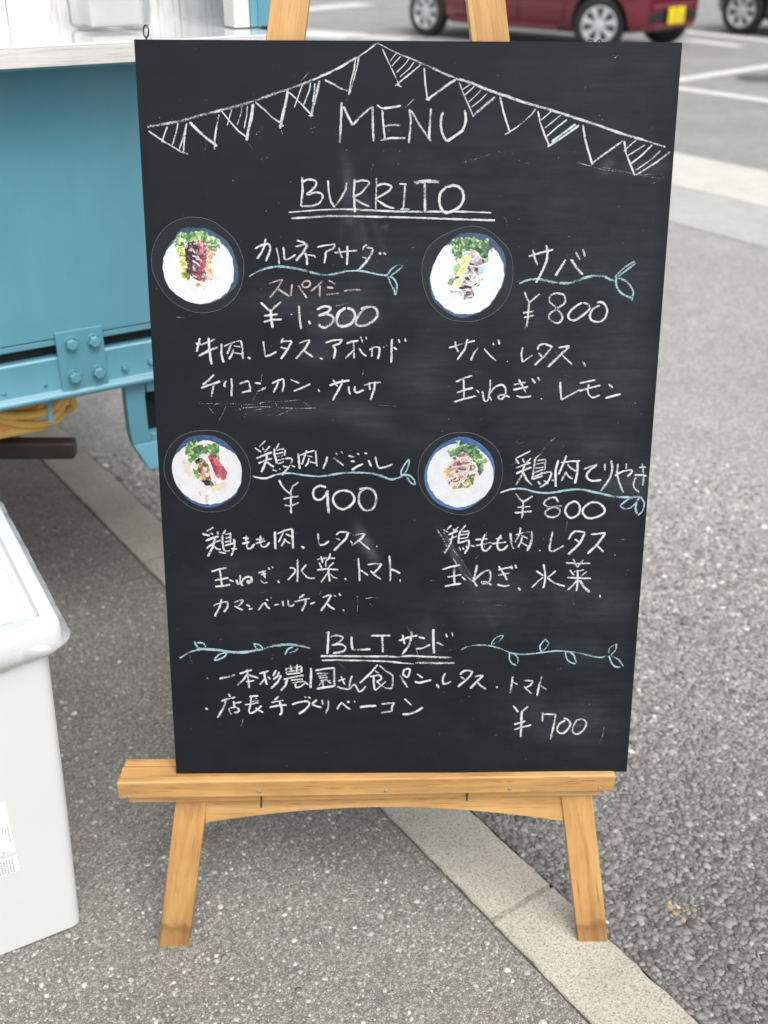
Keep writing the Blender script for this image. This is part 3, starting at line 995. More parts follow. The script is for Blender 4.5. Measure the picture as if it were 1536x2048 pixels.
w~24 -1289,2857 -1231,2784 -1183,2755 -1119,2758
w-23 -1089,3005 -975,3025 -864,3019
w-21 -1040,3047 -1018,2958
w-21 -923,3086 -938,3019 -986,2980
w-19 -980,2980 -981,2907
w-23 -1065,2963 -1029,2885
w-21 -882,2966 -944,2901
w-23 -1091,2866 -965,2879 -825,2867
w-25 -949,2901 -945,2800 -933,2709
w-21 -955,2834 -998,2766 -1042,2701
w-23 -934,2817 -892,2771 -837,2748
w-23 -743,2756 -727,2733
w-25 -575,3023 -562,2866 -557,2710
w-23 -546,2864 -450,2792
w-21 -456,2935 -371,2949 -281,2943
w-25 -281,2943 -328,2876 -392,2814
w-24 -422,2854 -371,2797 -294,2741
w-24 -186,3055 -169,2876 -173,2712
w-24 -169,2876 -105,2853 -49,2816
w-19 -49,2740 -45,2703
=chalk_word|short katakana ingredient line of camembert
w-19 -2406,2390 -2323,2426 -2229,2442
w-27 -2300,2479 -2325,2379 -2400,2236
w~29 -2229,2442 -2226,2389 -2248,2336 -2279,2304
w-23 -2141,2426 -2085,2457 -2026,2464
w-29 -2028,2457 -2057,2415 -2098,2378
w-25 -2142,2383 -2099,2357 -2040,2325
w-25 -1989,2399 -1945,2375
w-25 -1963,2337 -1909,2350
w-24 -1842,2324 -1791,2398 -1758,2429
w-25 -1758,2429 -1732,2376 -1693,2344
w-19 -1742,2472 -1712,2456
w-22 -1680,2498 -1670,2487
w-24 -1641,2392 -1573,2409
w-28 -1533,2455 -1524,2377
w~27 -1468,2460 -1455,2391 -1425,2380 -1385,2407
w-25 -1257,2538 -1325,2486
w-23 -1380,2438 -1286,2464 -1186,2485
w-29 -1236,2485 -1247,2406 -1293,2311
w-20 -1183,2408 -1148,2421 -1123,2432
w-24 -1023,2495 -969,2521 -915,2533
w-30 -918,2529 -959,2447 -1052,2310
w-25 -975,2413 -928,2367 -874,2334
w-20 -889,2527 -857,2510
w-24 -819,2552 -798,2517
w-25 -772,2329 -754,2314
f-8 -589,2514 -579,2422 -590,2307
f-9 -482,2479 -402,2496 -327,2502
f-8 -327,2499 -359,2444
f-8 -434,2416 -375,2358
=chalk_word|ingredient line of chicken and lettuce, right column
w-21 585,3453 532,3397
w-21 478,3397 548,3357
w-22 601,3402 641,3356
w-21 670,3429 617,3373
w-21 549,3328 663,3380
w-22 551,3260 665,3316
w-24 603,3332 575,3211 503,3081
w-25 761,3453 702,3380
w~26 694,3380 680,3308 675,3211
w-17 710,3364 802,3380
w-25 799,3380 792,3299
w-17 695,3324 790,3340
w-19 689,3275 792,3294
w-21 683,3219 805,3259
w~27 805,3259 804,3178 756,3077
w-20 684,3170 708,3121
w-20 730,3162 747,3132
w-21 761,3186 796,3153
w-22 830,3186 885,3174
w-24 885,3262 1036,3277
w-24 892,3185 1092,3228
w~27 1003,3336 968,3226 979,3136 1026,3120 1088,3185
w-22 1129,3274 1221,3281
w-24 1092,3209 1269,3233
w~27 1204,3325 1161,3225 1180,3135 1242,3135 1294,3192
w-31 1318,3354 1334,3224 1369,3135
w-20 1389,3325 1495,3361 1595,3366
w~34 1588,3361 1585,3240 1537,3113
w-24 1443,3421 1435,3337 1377,3224
w-19 1451,3321 1537,3280
w-24 1467,3297 1454,3232 1419,3159
w-21 1454,3232 1542,3175
w-25 1691,3125 1704,3115
w~27 1846,3368 1825,3239 1818,3133 1855,3105
w-24 1855,3105 1923,3141 1995,3186
w~27 2134,3383 2082,3335 2048,3262
w~25 2134,3375 2235,3359 2245,3318
w~32 2244,3334 2182,3205 2051,3067
w-22 2125,3270 2213,3213
w-24 2326,3331 2506,3350
w-31 2502,3342 2415,3204 2298,3077
w-24 2400,3196 2495,3103
w-28 2633,3065 2641,3053
=chalk_word|ingredient line of onion and greens, right column
w-23 471,2865 582,2904 705,2929
w-29 628,2908 631,2785 637,2669
w-24 546,2768 724,2801
w-26 513,2643 618,2665 724,2682
w-23 725,2776 773,2726
w~31 920,2932 895,2817 875,2701
w-25 866,2734 924,2642
w~28 882,2717 973,2816 1065,2857 1091,2783 1070,2700 1001,2675 984,2704 1039,2700 1111,2658
w-24 1182,2862 1282,2889 1367,2900
w-25 1184,2791 1331,2823
w-26 1188,2914 1254,2815 1300,2729
w~24 1178,2670 1260,2646 1341,2657
w-25 1340,2922 1364,2868
w-24 1392,2933 1414,2884
w-25 1445,2624 1473,2590
w~25 1750,2937 1775,2830 1780,2730 1762,2617
w-23 1665,2850 1762,2780
w-21 1755,2764 1695,2714 1617,2628
w-24 1910,2849 1810,2760
w~25 1810,2755 1899,2688 2034,2643
w-24 2033,2957 2182,2947 2337,2951
w-24 2119,3009 2177,2894
w-23 2248,3001 2177,2894
w-20 2133,2836 2264,2864
w-24 2085,2861 2144,2787
w-23 2300,2841 2230,2778
w-26 2059,2759 2193,2753 2362,2748
w-25 2183,2861 2195,2712 2184,2576
w-24 2179,2720 2136,2654 2073,2593
w-34 2217,2729 2278,2629 2352,2565
w-23 2485,2527 2490,2491
f-10 439,3438 558,3260 670,3088 849,2784 932,2642
f-20 393,3414 481,3276 594,3048 707,2867 867,2701
f-9 479,3373 623,3113 752,2949 882,2717
=chalk_vine|pale blue chalk vine left of the lower heading
b~24 -2867,1666 -2796,1713 -2732,1751 -2656,1774
b~36 -2656,1774 -2593,1794 -2480,1786 -2356,1776 -2244,1754 -2119,1744 -1994,1753 -1880,1774
b~28 -1880,1774 -1792,1792 -1716,1823
b~39 -1716,1823 -1591,1843 -1466,1853 -1341,1839
b~28 -1341,1839 -1266,1821 -1191,1803
b~28 -2669,1896 -2647,1841 -2605,1796
b~23 -2636,1882 -2564,1875 -2526,1820
b~23 -2269,1751 -2345,1724 -2390,1691 -2426,1636
b~24 -2426,1632 -2348,1656 -2284,1697 -2267,1744
b~24 -1921,1872 -1892,1817 -1861,1777
b~22 -1915,1865 -1841,1847 -1798,1797
b~24 -1416,1818 -1479,1788 -1519,1714
b~26 -1465,1734 -1392,1761 -1348,1801
f-8 -2746,1713 -2708,1583
f-8 -1395,1733 -1370,1604
=chalk_word|the heading BLT in white chalk with katakana beside it
w-29 -956,2033 -965,1873 -976,1718
w-22 -989,2010 -953,2019
w~26 -938,1954 -863,1977 -780,1956 -799,1907 -903,1844
w~28 -916,1840 -813,1858 -742,1815 -774,1757 -902,1729
w-29 -663,1962 -664,1871 -651,1776
w-30 -651,1776 -541,1779 -418,1786
w-29 -418,1971 -283,1974 -167,1974
w-29 -270,1967 -267,1855 -262,1740
w-26 -60,1903 53,1945 182,1976
w-27 -12,1987 2,1910 18,1854
w~34 110,2035 92,1910 55,1812 -15,1714
w-26 195,1954 276,1934
w~23 165,1790 249,1799 346,1850
w-31 381,2062 384,1894 396,1726
w-28 423,1880 514,1835
w-24 543,1994 560,1949
w-24 620,2021 637,1952
=chalk_underline|double underline beneath the heading BLT
w-31 -1063,1690 -865,1692 -645,1688 -411,1684 -191,1686
g-22 -191,1683 -35,1674
w-27 -35,1685 108,1692 264,1681 446,1672
g-23 446,1672 629,1665
w-23 -1048,1631 -853,1636 -671,1629 -411,1624
w-28 -411,1624 -177,1613 -21,1593
w-19 -21,1593 136,1578
g-30 148,1597 370,1590 669,1590
f-9 39,2105 118,1965 172,1769 207,1628
=chalk_vine|pale blue chalk vine with leaves right of the lower heading
b~21 747,1781 848,1823 965,1839 1112,1830 1245,1790 1364,1737
b~22 1365,1734 1498,1709 1644,1716 1790,1735 1951,1755 2068,1754
b~23 2068,1754 2231,1733 2380,1697 2529,1664 2646,1688
b~17 1126,1833 1153,1909 1210,1956 1282,1972 1227,1893 1148,1854
b~19 1372,1734 1368,1654 1399,1590 1460,1554
b~21 1387,1734 1454,1693 1483,1637 1473,1581
b~19 1775,1748 1757,1827 1818,1922
b~19 1818,1919 1865,1866 1831,1795 1782,1751
b~19 2091,1749 2102,1666 2150,1602 2225,1573
b~26 2142,1743 2196,1698 2239,1594
b~19 2652,1711 2654,1791 2738,1854
b~19 2738,1854 2736,1775 2681,1703
b~22 2653,1687 2697,1583 2744,1535 2816,1522
b~23 2667,1695 2782,1631 2847,1538
=chalk_word|first BLT line naming bread, lettuce and tomato
w-30 -2539,1389 -2515,1385
w-34 -2374,1376 -2273,1401 -2167,1429
w-26 -2113,1445 -2024,1477 -1947,1502
w-28 -2011,1515 -2003,1387 -1990,1242
w-25 -2019,1432 -2063,1361 -2142,1281
w-25 -1990,1425 -1932,1406 -1871,1386
w-23 -2026,1333 -1922,1350
w-26 -1854,1448 -1730,1486
w-28 -1789,1476 -1785,1386 -1761,1289
w-23 -1786,1379 -1816,1334 -1855,1293
w-22 -1744,1405 -1715,1366
w-26 -1636,1498 -1679,1411
w-27 -1598,1475 -1620,1410 -1680,1362
w-30 -1576,1423 -1616,1333 -1713,1230
w-25 -1512,1526 -1502,1436
w-22 -1500,1513 -1311,1550
w-26 -1311,1544 -1313,1460
w-19 -1452,1564 -1436,1467
w-19 -1364,1576 -1372,1467
w-18 -1483,1474 -1324,1502
w-22 -1502,1436 -1325,1458
w-27 -1550,1361 -1414,1397 -1284,1422
w-30 -1497,1365 -1522,1281 -1583,1203
w-21 -1450,1352 -1297,1370
w-21 -1445,1313 -1285,1338
w~23 -1392,1306 -1387,1254 -1334,1260 -1268,1312
w-22 -1285,1338 -1227,1286
w-32 -1188,1524 -1190,1382 -1198,1240
w-26 -1132,1488 -1012,1513 -889,1525
w-26 -889,1529 -890,1381 -887,1258
w-22 -1113,1446 -966,1448
w-21 -1096,1408 -990,1423
w-22 -1084,1382 -972,1394
w-19 -1073,1343 -978,1362
w-23 -1026,1349 -1103,1266
w-19 -1038,1324 -1033,1265
w-21 -984,1349 -932,1306
w-19 -937,1353 -967,1323
w-32 -1119,1229 -1015,1250 -897,1265
w-22 -841,1340 -746,1370
w-23 -801,1405 -755,1288
w~25 -853,1261 -797,1238 -704,1220
w~23 -657,1413 -685,1334 -700,1222
w~26 -697,1220 -630,1288 -593,1231 -570,1191 -528,1206 -481,1267
w-27 -326,1573 -426,1444 -560,1311
w-26 -306,1559 -213,1473 -125,1417
w-25 -131,1414 -137,1239
w-19 -366,1484 -313,1448
w-22 -428,1401 -370,1411 -296,1425
w-27 -379,1403 -379,1302 -365,1208
w~26 -296,1423 -282,1362 -342,1332
w~23 -342,1332 -286,1281 -212,1235 -137,1237
w-17 -221,1331 -286,1271 -360,1205
w-30 -39,1427 1,1340 63,1243
w~27 18,1507 0,1432 52,1391 70,1411 88,1502 27,1507
w-22 181,1439 256,1380
w~27 150,1329 215,1314 299,1334 373,1354
w-30 437,1287 472,1238
w-31 433,1295 470,1237
w~26 544,1447 515,1365 533,1295 626,1326
w~26 734,1427 801,1481 902,1476
w~27 902,1473 847,1379 714,1254
w-22 746,1396 798,1361
w-25 933,1398 1040,1418
w-30 1040,1413 977,1347 873,1230
w-26 949,1332 1009,1268 1082,1218
w-26 1213,1260 1229,1236
w-28 1423,1408 1411,1282 1399,1156
w-22 1424,1321 1495,1282
w-23 1570,1341 1689,1336
w-25 1690,1331 1656,1273 1593,1234
w-25 1573,1258 1616,1210 1676,1151
w-27 1802,1398 1771,1280 1750,1119
w-23 1786,1272 1872,1209
=chalk_word|second BLT line naming home made bacon
w-29 -2574,954 -2539,941
w-25 -2264,1171 -2242,1118
w-26 -2359,1058 -2273,1090 -2177,1113
w-29 -2295,1077 -2337,959 -2420,815
w-26 -2200,1057 -2192,965
w-23 -2186,1024 -2097,1047
w-25 -2266,959 -2262,906 -2233,864
w-24 -2254,959 -2170,972
w~26 -2164,972 -2130,925 -2161,899 -2203,893
w-25 -1994,1121 -1878,1133
w-21 -1973,1121 -1979,1023
w-18 -1965,1082 -1894,1094
w-18 -1966,1049 -1871,1062
w-25 -2056,1004 -1967,1016 -1872,1035
w~26 -1979,1023 -2006,905 -1953,892 -1837,989
w-26 -1921,957 -1875,924 -1816,891
w-25 -1609,1125 -1671,1071
w-25 -1711,1037 -1551,1066
w-27 -1737,967 -1623,992 -1514,1001
w~29 -1608,1060 -1582,968 -1581,890 -1609,857
w~29 -1447,1007 -1350,1039 -1243,1052 -1219,1006 -1280,927 -1358,869
w-21 -1277,1124 -1260,1104
w-21 -1230,1117 -1200,1091
w-27 -1118,1073 -1184,1012
w-26 -1184,1008 -1125,979 -1060,963
w-26 -1052,1070 -1039,998
w~27 -969,1063 -973,965 -1007,871
w-25 -857,935 -827,997 -794,1033
w-25 -794,1033 -743,976 -687,934
w-29 -722,1053 -698,1029
w-25 -635,1060 -617,1037
w-33 -561,965 -462,980 -346,984
w-27 -280,1009 -192,1019 -103,1026
w-27 -108,1024 -140,973 -144,900
w-29 -284,886 -210,896 -144,906
w-21 24,1085 112,992
w~30 -3,860 91,866 184,904 263,960
=chalk_price|yen 700 in white chalk
w-25 1440,984 1514,888
w-25 1640,972 1564,892
w-29 1559,908 1560,740 1561,522
w-25 1466,708 1613,756
w-25 1469,631 1566,667 1689,699
w-26 1836,883 1837,746
w-26 1841,859 2009,853
w-27 2006,850 1988,689 1954,482
w~26 2137,769 2053,705 2043,608 2111,575 2180,640 2205,720 2158,785 2114,793
w~26 2296,784 2244,672 2249,591 2316,566 2392,638 2416,727 2362,784 2290,768
"""
# ================================================================== GROUND (setting)
GD = Vector((-0.567, 0.8237, 0)).normalized()              # direction of the kerb line
GT = Vector((GD.y, -GD.x, 0))                              # across it, towards the road side
def gp(s, t, z=0.0): return GD*s + GT*t + Vector((0, 0, z))

def sheet(name, pts, mat, z=0.0, kind='structure'):
    bm = bmesh.new()
    bm.faces.new([bm.verts.new((p[0], p[1], z)) for p in pts])
    o = fin(name, bm, mat)
    o['kind'] = kind
    return o

sheet('ground', [(-250, -250), (250, -250), (250, 250), (-250, 250)], M['asph_far'], -0.02)

def strip(name, s0, s1, t0, t1, mat, z, n=1, wob=0.0):
    bm = bmesh.new()
    A = []; B = []
    for i in range(n+1):
        s = s0+(s1-s0)*i/n
        a = gp(s, t0 + (mnoise.noise(Vector((s*18, 1.3, 0)))*wob if wob else 0), z)
        b = gp(s, t1 + (mnoise.noise(Vector((s*22, 7.3, 0)))*wob if wob else 0), z)
        A.append(bm.verts.new(a)); B.append(bm.verts.new(b))
    for i in range(n): bm.faces.new((A[i], B[i], B[i+1], A[i+1]))
    o = fin(name, bm, mat); o['kind'] = 'structure'
    return o
strip('pavement', -6, 30, -14, 0.1045, M['asph_fine'], 0.0)
strip('joint_bed', -6, 30, 0.1045, 0.2255, M['dirt'], -0.006)
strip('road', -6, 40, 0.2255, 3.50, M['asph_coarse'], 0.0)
strip('gutter_apron', -30, 60, 3.50, 4.13, M['asph_smooth'], 0.002)
strip('gutter_bed', -30, 60, 4.13, 4.87, M['dirt'], -0.006)
strip('parking_lot', -60, 90, 4.87, 90, M['asph_park'], 0.0)

def slab(name, s0, s1, t0, t1, z0, z1, mat, n, wob, parent):
    """one cast block with slightly chipped long edges"""
    bm = bmesh.new()
    sec = []
    for i in range(n+1):
        s = s0+(s1-s0)*i/n
        wa = mnoise.noise(Vector((s*30, t0*9+.7, 0)))*wob + mnoise.noise(Vector((s*130, t0*9+2.7, 0)))*wob*.7
        wb = mnoise.noise(Vector((s*26, t1*9+4.7, 0)))*wob*1.6 + mnoise.noise(Vector((s*150, t1*9+9.7, 0)))*wob
        ch = 0.0025
        pr = [(t0+wa, z0), (t0+wa, z1-ch), (t0+wa+ch, z1), (t1+wb-ch*1.4, z1), (t1+wb, z1-ch*1.4), (t1+wb, z0)]
        sec.append([bm.verts.new(gp(s, t, z)) for t, z in pr])
    for i in range(n):
        for k in range(5): bm.faces.new((sec[i][k], sec[i][k+1], sec[i+1][k+1], sec[i+1][k]))
    bm.faces.new(sec[0]); bm.faces.new(sec[-1][::-1])
    return fin(name, bm, mat, parent)

kerb = bpy.data.objects.new('kerb', None); COL.objects.link(kerb); kerb['kind'] = 'structure'
kj = [-1.93, -1.30, -0.687, -0.082, 0.52, 1.13, 1.76, 2.37, 2.98, 3.6, 4.2, 4.8, 5.4, 6.0]
for a, b in zip(kj[:-1], kj[1:]):
    slab('kerb_block', a+0.0045, b-0.0045, 0.1075, 0.2235, -0.04, 0.004, M['kerb'], 60, 0.0022, kerb)
for a in kj[1:-1]:
    slab('mortar_joint', a-0.0043, a+0.0043, 0.109, 0.222, -0.03, 0.0015, M['joint'], 2, 0.001, kerb)
gut = bpy.data.objects.new('gutter', None); COL.objects.link(gut); gut['kind'] = 'structure'
for i in range(-8, 14):
    a = -1.15 + i*2.0
    slab('gutter_slab', a+0.004, a+1.996, 4.134, 4.866, -0.04, 0.006, M['gutter'], 30, 0.003, gut)

def line(x0, y0, x1, y1, w, z=0.004):
    a = Vector((x0, y0, z)); b = Vector((x1, y1, z)); d = (b-a).normalized(); q = Vector((-d.y, d.x, 0))*w/2
    bm = bmesh.new(); bm.faces.new([bm.verts.new(p) for p in (a-q, b-q, b+q, a+q)])
    o = fin('parking_line', bm, M['line']); o['kind'] = 'structure'
line(2.44, 9.06, 4.9, 11.33, 0.17)
line(2.52, 8.92, 4.1, 6.85, 0.17, 0.004)
line(3.95, 14.3, 4.95, 12.62, 0.26)
line(3.78, 13.0, 4.2, 12.3, 0.24)
line(-1.9, 16.3, -0.10, 18.85, 0.5)
line(-1.6, 14.0, -0.2, 13.25, 0.75)
line(-0.18, 13.24, 0.42, 12.9, 0.34, 0.004)
def blotch(name, cx, cy, rx, ry, mat, z, seed):
    bm = bmesh.new(); r = random.Random(seed)
    bm.faces.new([bm.verts.new((cx+rx*math.cos(a)*(1+r.uniform(-.25, .25)), cy+ry*math.sin(a)*(1+r.uniform(-.25, .25)), z)) for a in [i*math.pi/9 for i in range(18)]])
    o = fin(name, bm, mat); o['kind'] = 'structure'
blotch('dark_patch', 3.6, 9.45, 0.28, 0.34, M['stain'], 0.004, 3)  # flat patch painting a blurry shadow on the parking asphalt
blotch('manhole_spot', 2.22, 4.62, 0.05, 0.10, M['stain'], 0.010, 5)

# ---- real aggregate: small stones bedded in the surface near the easel
ICO_V = []; ph = (1+5**.5)/2
for a, b in ((1, ph), (-1, ph), (1, -ph), (-1, -ph)):
    ICO_V += [(0, a, b), (a, b, 0), (b, 0, a)]
ICO_V = np.array(ICO_V)/math.sqrt(1+ph*ph)
_d = np.linalg.norm(ICO_V[:, None]-ICO_V[None], axis=2)
ICO_F = []
for i in range(12):
    for j in range(i+1, 12):
        for k in range(j+1, 12):
            if _d[i, j] < 1.1 and _d[j, k] < 1.1 and _d[i, k] < 1.1:
                n_ = np.cross(ICO_V[j]-ICO_V[i], ICO_V[k]-ICO_V[i])
                ICO_F.append((i, j, k) if n_ @ ICO_V[i] > 0 else (i, k, j))
ICO_F = np.array(ICO_F)

def stones(name, P, R, flat, palette, mat, lift=0.0, jit=0.28, seed=0, far_sheen=0):
    rs = np.random.RandomState(seed)
    n = len(P)
    V = ICO_V[None]*(1+rs.uniform(-jit, jit, (n, 12, 1)))
    V = V*(R[:, None, None])*np.stack([rs.uniform(.8, 1.25, n), rs.uniform(.8, 1.25, n), np.full(n, flat)*rs.uniform(.7, 1.2, n)], 1)[:, None, :]
    V[..., 2] = np.minimum(V[..., 2], (R*flat*.45)[:, None])      # worn flat on top
    a = rs.uniform(0, 2*math.pi, n); c, s = np.cos(a), np.sin(a)
    x = V[..., 0]*c[:, None]-V[..., 1]*s[:, None]; y = V[..., 0]*s[:, None]+V[..., 1]*c[:, None]
    tx = rs.uniform(-.25, .25, n); ty = rs.uniform(-.25, .25, n)
    z = V[..., 2] + x*tx[:, None] + y*ty[:, None]
    W = np.stack([x+P[:, 0:1], y+P[:, 1:2], z+lift*R[:, None]], 2).reshape(-1, 3)
    F = (ICO_F[None]+12*np.arange(n)[:, None, None]).reshape(-1, 3)
    me = bpy.data.meshes.new(name)
    me.vertices.add(len(W)); me.vertices.foreach_set('co', W.astype(np.float32).ravel())
    me.loops.add(F.size); me.loops.foreach_set('vertex_index', F.astype(np.int32).ravel())
    me.polygons.add(len(F)); me.polygons.foreach_set('loop_start', (np.arange(len(F))*3).astype(np.int32))
    me.update(calc_edges=True)
    pal = np.array(palette); idx = rs.choice(len(pal), n, p=pal[:, 3]/pal[:, 3].sum())
    _stain = np.hypot((P[:, 0]-.415)/.019, (P[:, 1]-.012)/.015) < 1+.3*np.sin(P[:, 0]*900)
    cc = pal[idx, :3]*rs.uniform(.8, 1.2, (n, 1))*(np.clip(1+far_sheen*(P[:, 1:2]-.1), .9, 2.1) if far_sheen else 1)*np.where(_stain[:, None], [[1.7, 1.42, 1.0]], [[1, 1, 1]]); cc = np.concatenate([cc, np.ones((n, 1))], 1)  # tint rises with distance: the same sky sheen painted on the stones
    at = me.color_attributes.new('tint', 'FLOAT_COLOR', 'POINT')
    at.data.foreach_set('color', np.repeat(cc, 12, 0).astype(np.float32).ravel())
    me.materials.append(mat)
    o = bpy.data.objects.new(name, me); COL.objects.link(o)
    return o

def field(s0, s1, t0, t1, pitch, seed, keep):
    rs = np.random.RandomState(seed)
    S, T = np.meshgrid(np.arange(s0, s1, pitch), np.arange(t0, t1, pitch))
    S = S.ravel()+rs.uniform(-.42, .42, S.size)*pitch; T = T.ravel()+rs.uniform(-.42, .42, T.size)*pitch
    P = np.stack([GD.x*S+GT.x*T, GD.y*S+GT.y*T], 1)
    return P[keep(P, T)]
def infan(P, T, lo=-0.26, hi=1.55):
    hw = .36*(.877*(P[:, 1]+1.1)+.614)+.03
    cx = -0.044+.0158*(P[:, 1]+1.1)
    return (P[:, 1] > lo) & (P[:, 1] < hi) & (np.abs(P[:, 0]-cx) < hw)
P = field(-1.2, 2.4, 0.2285, 1.60, 0.0072, 3, lambda P, T: infan(P, T) & (T > 0.2285))
rs = np.random.RandomState(5)
R = np.clip(rs.lognormal(math.log(0.0046), 0.30, len(P)), 0.002, 0.0085)
o = stones('road_aggregate', P, R, 0.42, [(0.245, 0.240, 0.232, 5), (0.20, 0.197, 0.192, 4), (0.30, 0.294, 0.282, 3), (0.39, 0.382, 0.36, 0.9), (0.62, 0.61, 0.57, 0.10), (0.14, 0.138, 0.135, 2)], M['stone'], 0.0, 0.36, 1, 0.65)
tag(o, 'dark grey stones of the coarse asphalt beside the kerb', 'gravel', kind='stuff')
P = field(-1.0, 2.0, -0.9, 0.100, 0.0068, 9, lambda P, T: infan(P, T, -0.26, 1.2) & (T < 0.100))
P = P[rs.uniform(0, 1, len(P)) < 0.7]
R = np.clip(rs.lognormal(math.log(0.0016), 0.52, len(P)), 0.0007, 0.0052)
o = stones('pavement_aggregate', P, R, 0.45, [(0.42, 0.41, 0.385, 5), (0.30, 0.295, 0.28, 4), (0.56, 0.55, 0.515, 2.5), (0.74, 0.72, 0.67, 0.45), (0.50, 0.43, 0.33, 0.3), (0.2, 0.2, 0.19, 2)], M['stone'], -0.05, 0.35, 2)
tag(o, 'pale small chips in the worn asphalt under the easel', 'gravel', kind='stuff')

# ================================================================== FOOD TRUCK
AZ = math.radians(30.39)
TM = I4(-0.53978, 0.65072, 0, AZ)
truck = root('food_truck', 'pale teal food truck side with bolted frame rail and white counter', 'truck', TM)
T = M['teal']
XL, XR = -2.10, 0.43
box('side_panel', XL, XR, 0.0, 0.02, 0.6575, 1.10, T, truck, 0.002)
box('panel_hem', XL, XR, 0.0015, 0.02, 0.6455, 0.6562, T, truck, 0.002)
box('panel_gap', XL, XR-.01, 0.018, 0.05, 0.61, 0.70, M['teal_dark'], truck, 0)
# frame rail: a channel with a rolled lower lip
bm = bmesh.new()
prism(bm, [(0.0, 0.622), (0.003, 0.6255), (0.04, 0.6255), (0.04, 0.5515), (-0.006, 0.5515), (-0.010, 0.5545), (-0.011, 0.5585), (-0.009, 0.5625), (-0.003, 0.5655), (0.0, 0.5695)], 0, XL, XR)
fin('frame_rail', bm, T, truck, bevel=0.0015)
pl = box('joint_plate', -0.0330, 0.0475, -0.0055, 0.0005, 0.5635, 0.6685, T, truck, 0.0012)
def hexbolt(name, x, z, r, h, parent, mat=T, y=-0.0055):
    bm = bmesh.new()
    prof = [(r*1.22, 0), (r*1.22, -0.0015), (r*1.02, -0.0016)]
    rings = lathe(bm, prof, 24)
    a0 = random.uniform(0, 1)
    hx = [(math.cos(a0+k*math.pi/3), math.sin(a0+k*math.pi/3)) for k in range(6)]
    A = [bm.verts.new((r*c, -0.001, r*s)) for c, s in hx]; B = [bm.verts.new((r*c, -h*0.8, r*s)) for c, s in hx]
    Cc = [bm.verts.new((r*.8*c, -h, r*.8*s)) for c, s in hx]
    for k in range(6):
        bm.faces.new((A[k], A[(k+1) % 6], B[(k+1) % 6], B[k])); bm.faces.new((B[k], B[(k+1) % 6], Cc[(k+1) % 6], Cc[k]))
    bm.faces.new(Cc)
    return fin(name, bm, mat, parent, local=Matrix.Translation((x, y, z)), bevel=0.0008)
for x, z in ((-0.0085, 0.6465), (0.0305, 0.6450), (-0.0105, 0.5880), (0.0315, 0.5880)):
    hexbolt('bolt', x, z, 0.0105, 0.0105, pl)
for x, z in ((0.080, 0.5850), (0.128, 0.5880)):
    hexbolt('bolt', x, z, 0.0055, 0.007, truck, y=0.0)
hexbolt('bolt', -0.059, 0.5800, 0.0026, 0.002, truck, y=0.0)
hexbolt('bolt', -0.128, 0.5790, 0.0026, 0.002, truck, y=0.0)
bm = bmesh.new(); tube(bm, [(-0.0545, 0.012, 0.556), (-0.0575, 0.010, 0.5075)], 0.0045, 12)
fin('hanger_rod', bm, T, truck, smooth=True, bevel=0.001)
# stamped bracket below the rail
bm = bmesh.new()
prism(bm, [(0.078, 0.5505), (0.117, 0.5505), (0.113, 0.520), (0.113, 0.455), (0.117, 0.447), (0.117, 0.432), (0.0815, 0.432), (0.078, 0.46)], 1, 0.006, 0.030)
prism(bm, [(0.117, 0.5505), (0.150, 0.5505), (0.150, 0.528), (0.117, 0.528)], 1, 0.006, 0.030)
prism(bm, [(0.117, 0.447), (0.150, 0.447), (0.150, 0.432), (0.117, 0.432)], 1, 0.006, 0.030)
prism(bm, [(0.150, 0.5505), (0.190, 0.5505), (0.190, 0.432), (0.150, 0.432)], 1, 0.006, 0.030)
br = fin('rail_bracket', bm, T, truck, bevel=0.002)
bm = bmesh.new()
secs = []
for x, zt in ((0.0815, 0.432), (0.0975, 0.387), (0.190, 0.387)): pass
pts = [(0.0815, 0.432), (0.190, 0.432), (0.190, 0.388), (0.100, 0.388)]
up_ = [bm.verts.new((x, 0.006-(0.432-z)*0.55, z)) for x, z in pts]
lo_ = [bm.verts.new((x, 0.030, z)) for x, z in pts]
bm.faces.new(up_); bm.faces.new(lo_[::-1])
for i in range(4): bm.faces.new((up_[i], lo_[i], lo_[(i+1) % 4], up_[(i+1) % 4]))
fin('bracket_foot', bm, T, br, bevel=0.002)
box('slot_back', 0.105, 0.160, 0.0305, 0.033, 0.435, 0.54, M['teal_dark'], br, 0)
# body beyond the panel
box('floor_pan', XL, XR-0.01, 0.051, 1.40, 0.575, 0.608, M['black'], truck, 0.002)
bm = bmesh.new(); prism(bm, [(-0.52, 0.572), (-0.010, 0.572), (-0.040, 0.518), (-0.080, 0.490), (-0.13, 0.462), (-0.52, 0.455)], 1, 0.125, 0.42)
fin('battery_box', bm, M['black'], truck, bevel=0.008)
bm = bmesh.new()
bar_m = frame_from((-0.572, 0.676, 0.4365), (-1, 0.0, 0.0), (0, 0, 1))
bx(bm, 0, 0.62, -0.016, 0.016, -0.0165, 0.0165)
fin('step_bar', bm, M['rust'], truck, Mw=bar_m, bevel=0.006, seg=3)
box('rear_panel', XR-0.02, XR-0.0005, 0.0205, 1.42, 0.610, 2.02, T, truck, 0.002)
box('far_panel', XL, XR-0.021, 1.40, 1.42, 0.610, 2.02, T, truck, 0.002)
box('front_panel', XL, XL+0.02, 0.0205, 1.399, 0.610, 2.02, T, truck, 0.002)
box('roof', XL-0.02, XR+0.02, -0.02, 1.44, 2.021, 2.06, T, truck, 0.006)
box('upper_panel', XL, XR, 0.0, 0.02, 1.86, 2.02, T, truck, 0.002)
box('corner_post', 0.3535, XR-0.0005, 0.0, 0.055, 1.1195, 1.859, T, truck, 0.003)
box('post_step', 0.366, 0.370, -0.003, 0.0, 1.1195, 1.859, T, truck, 0.001)
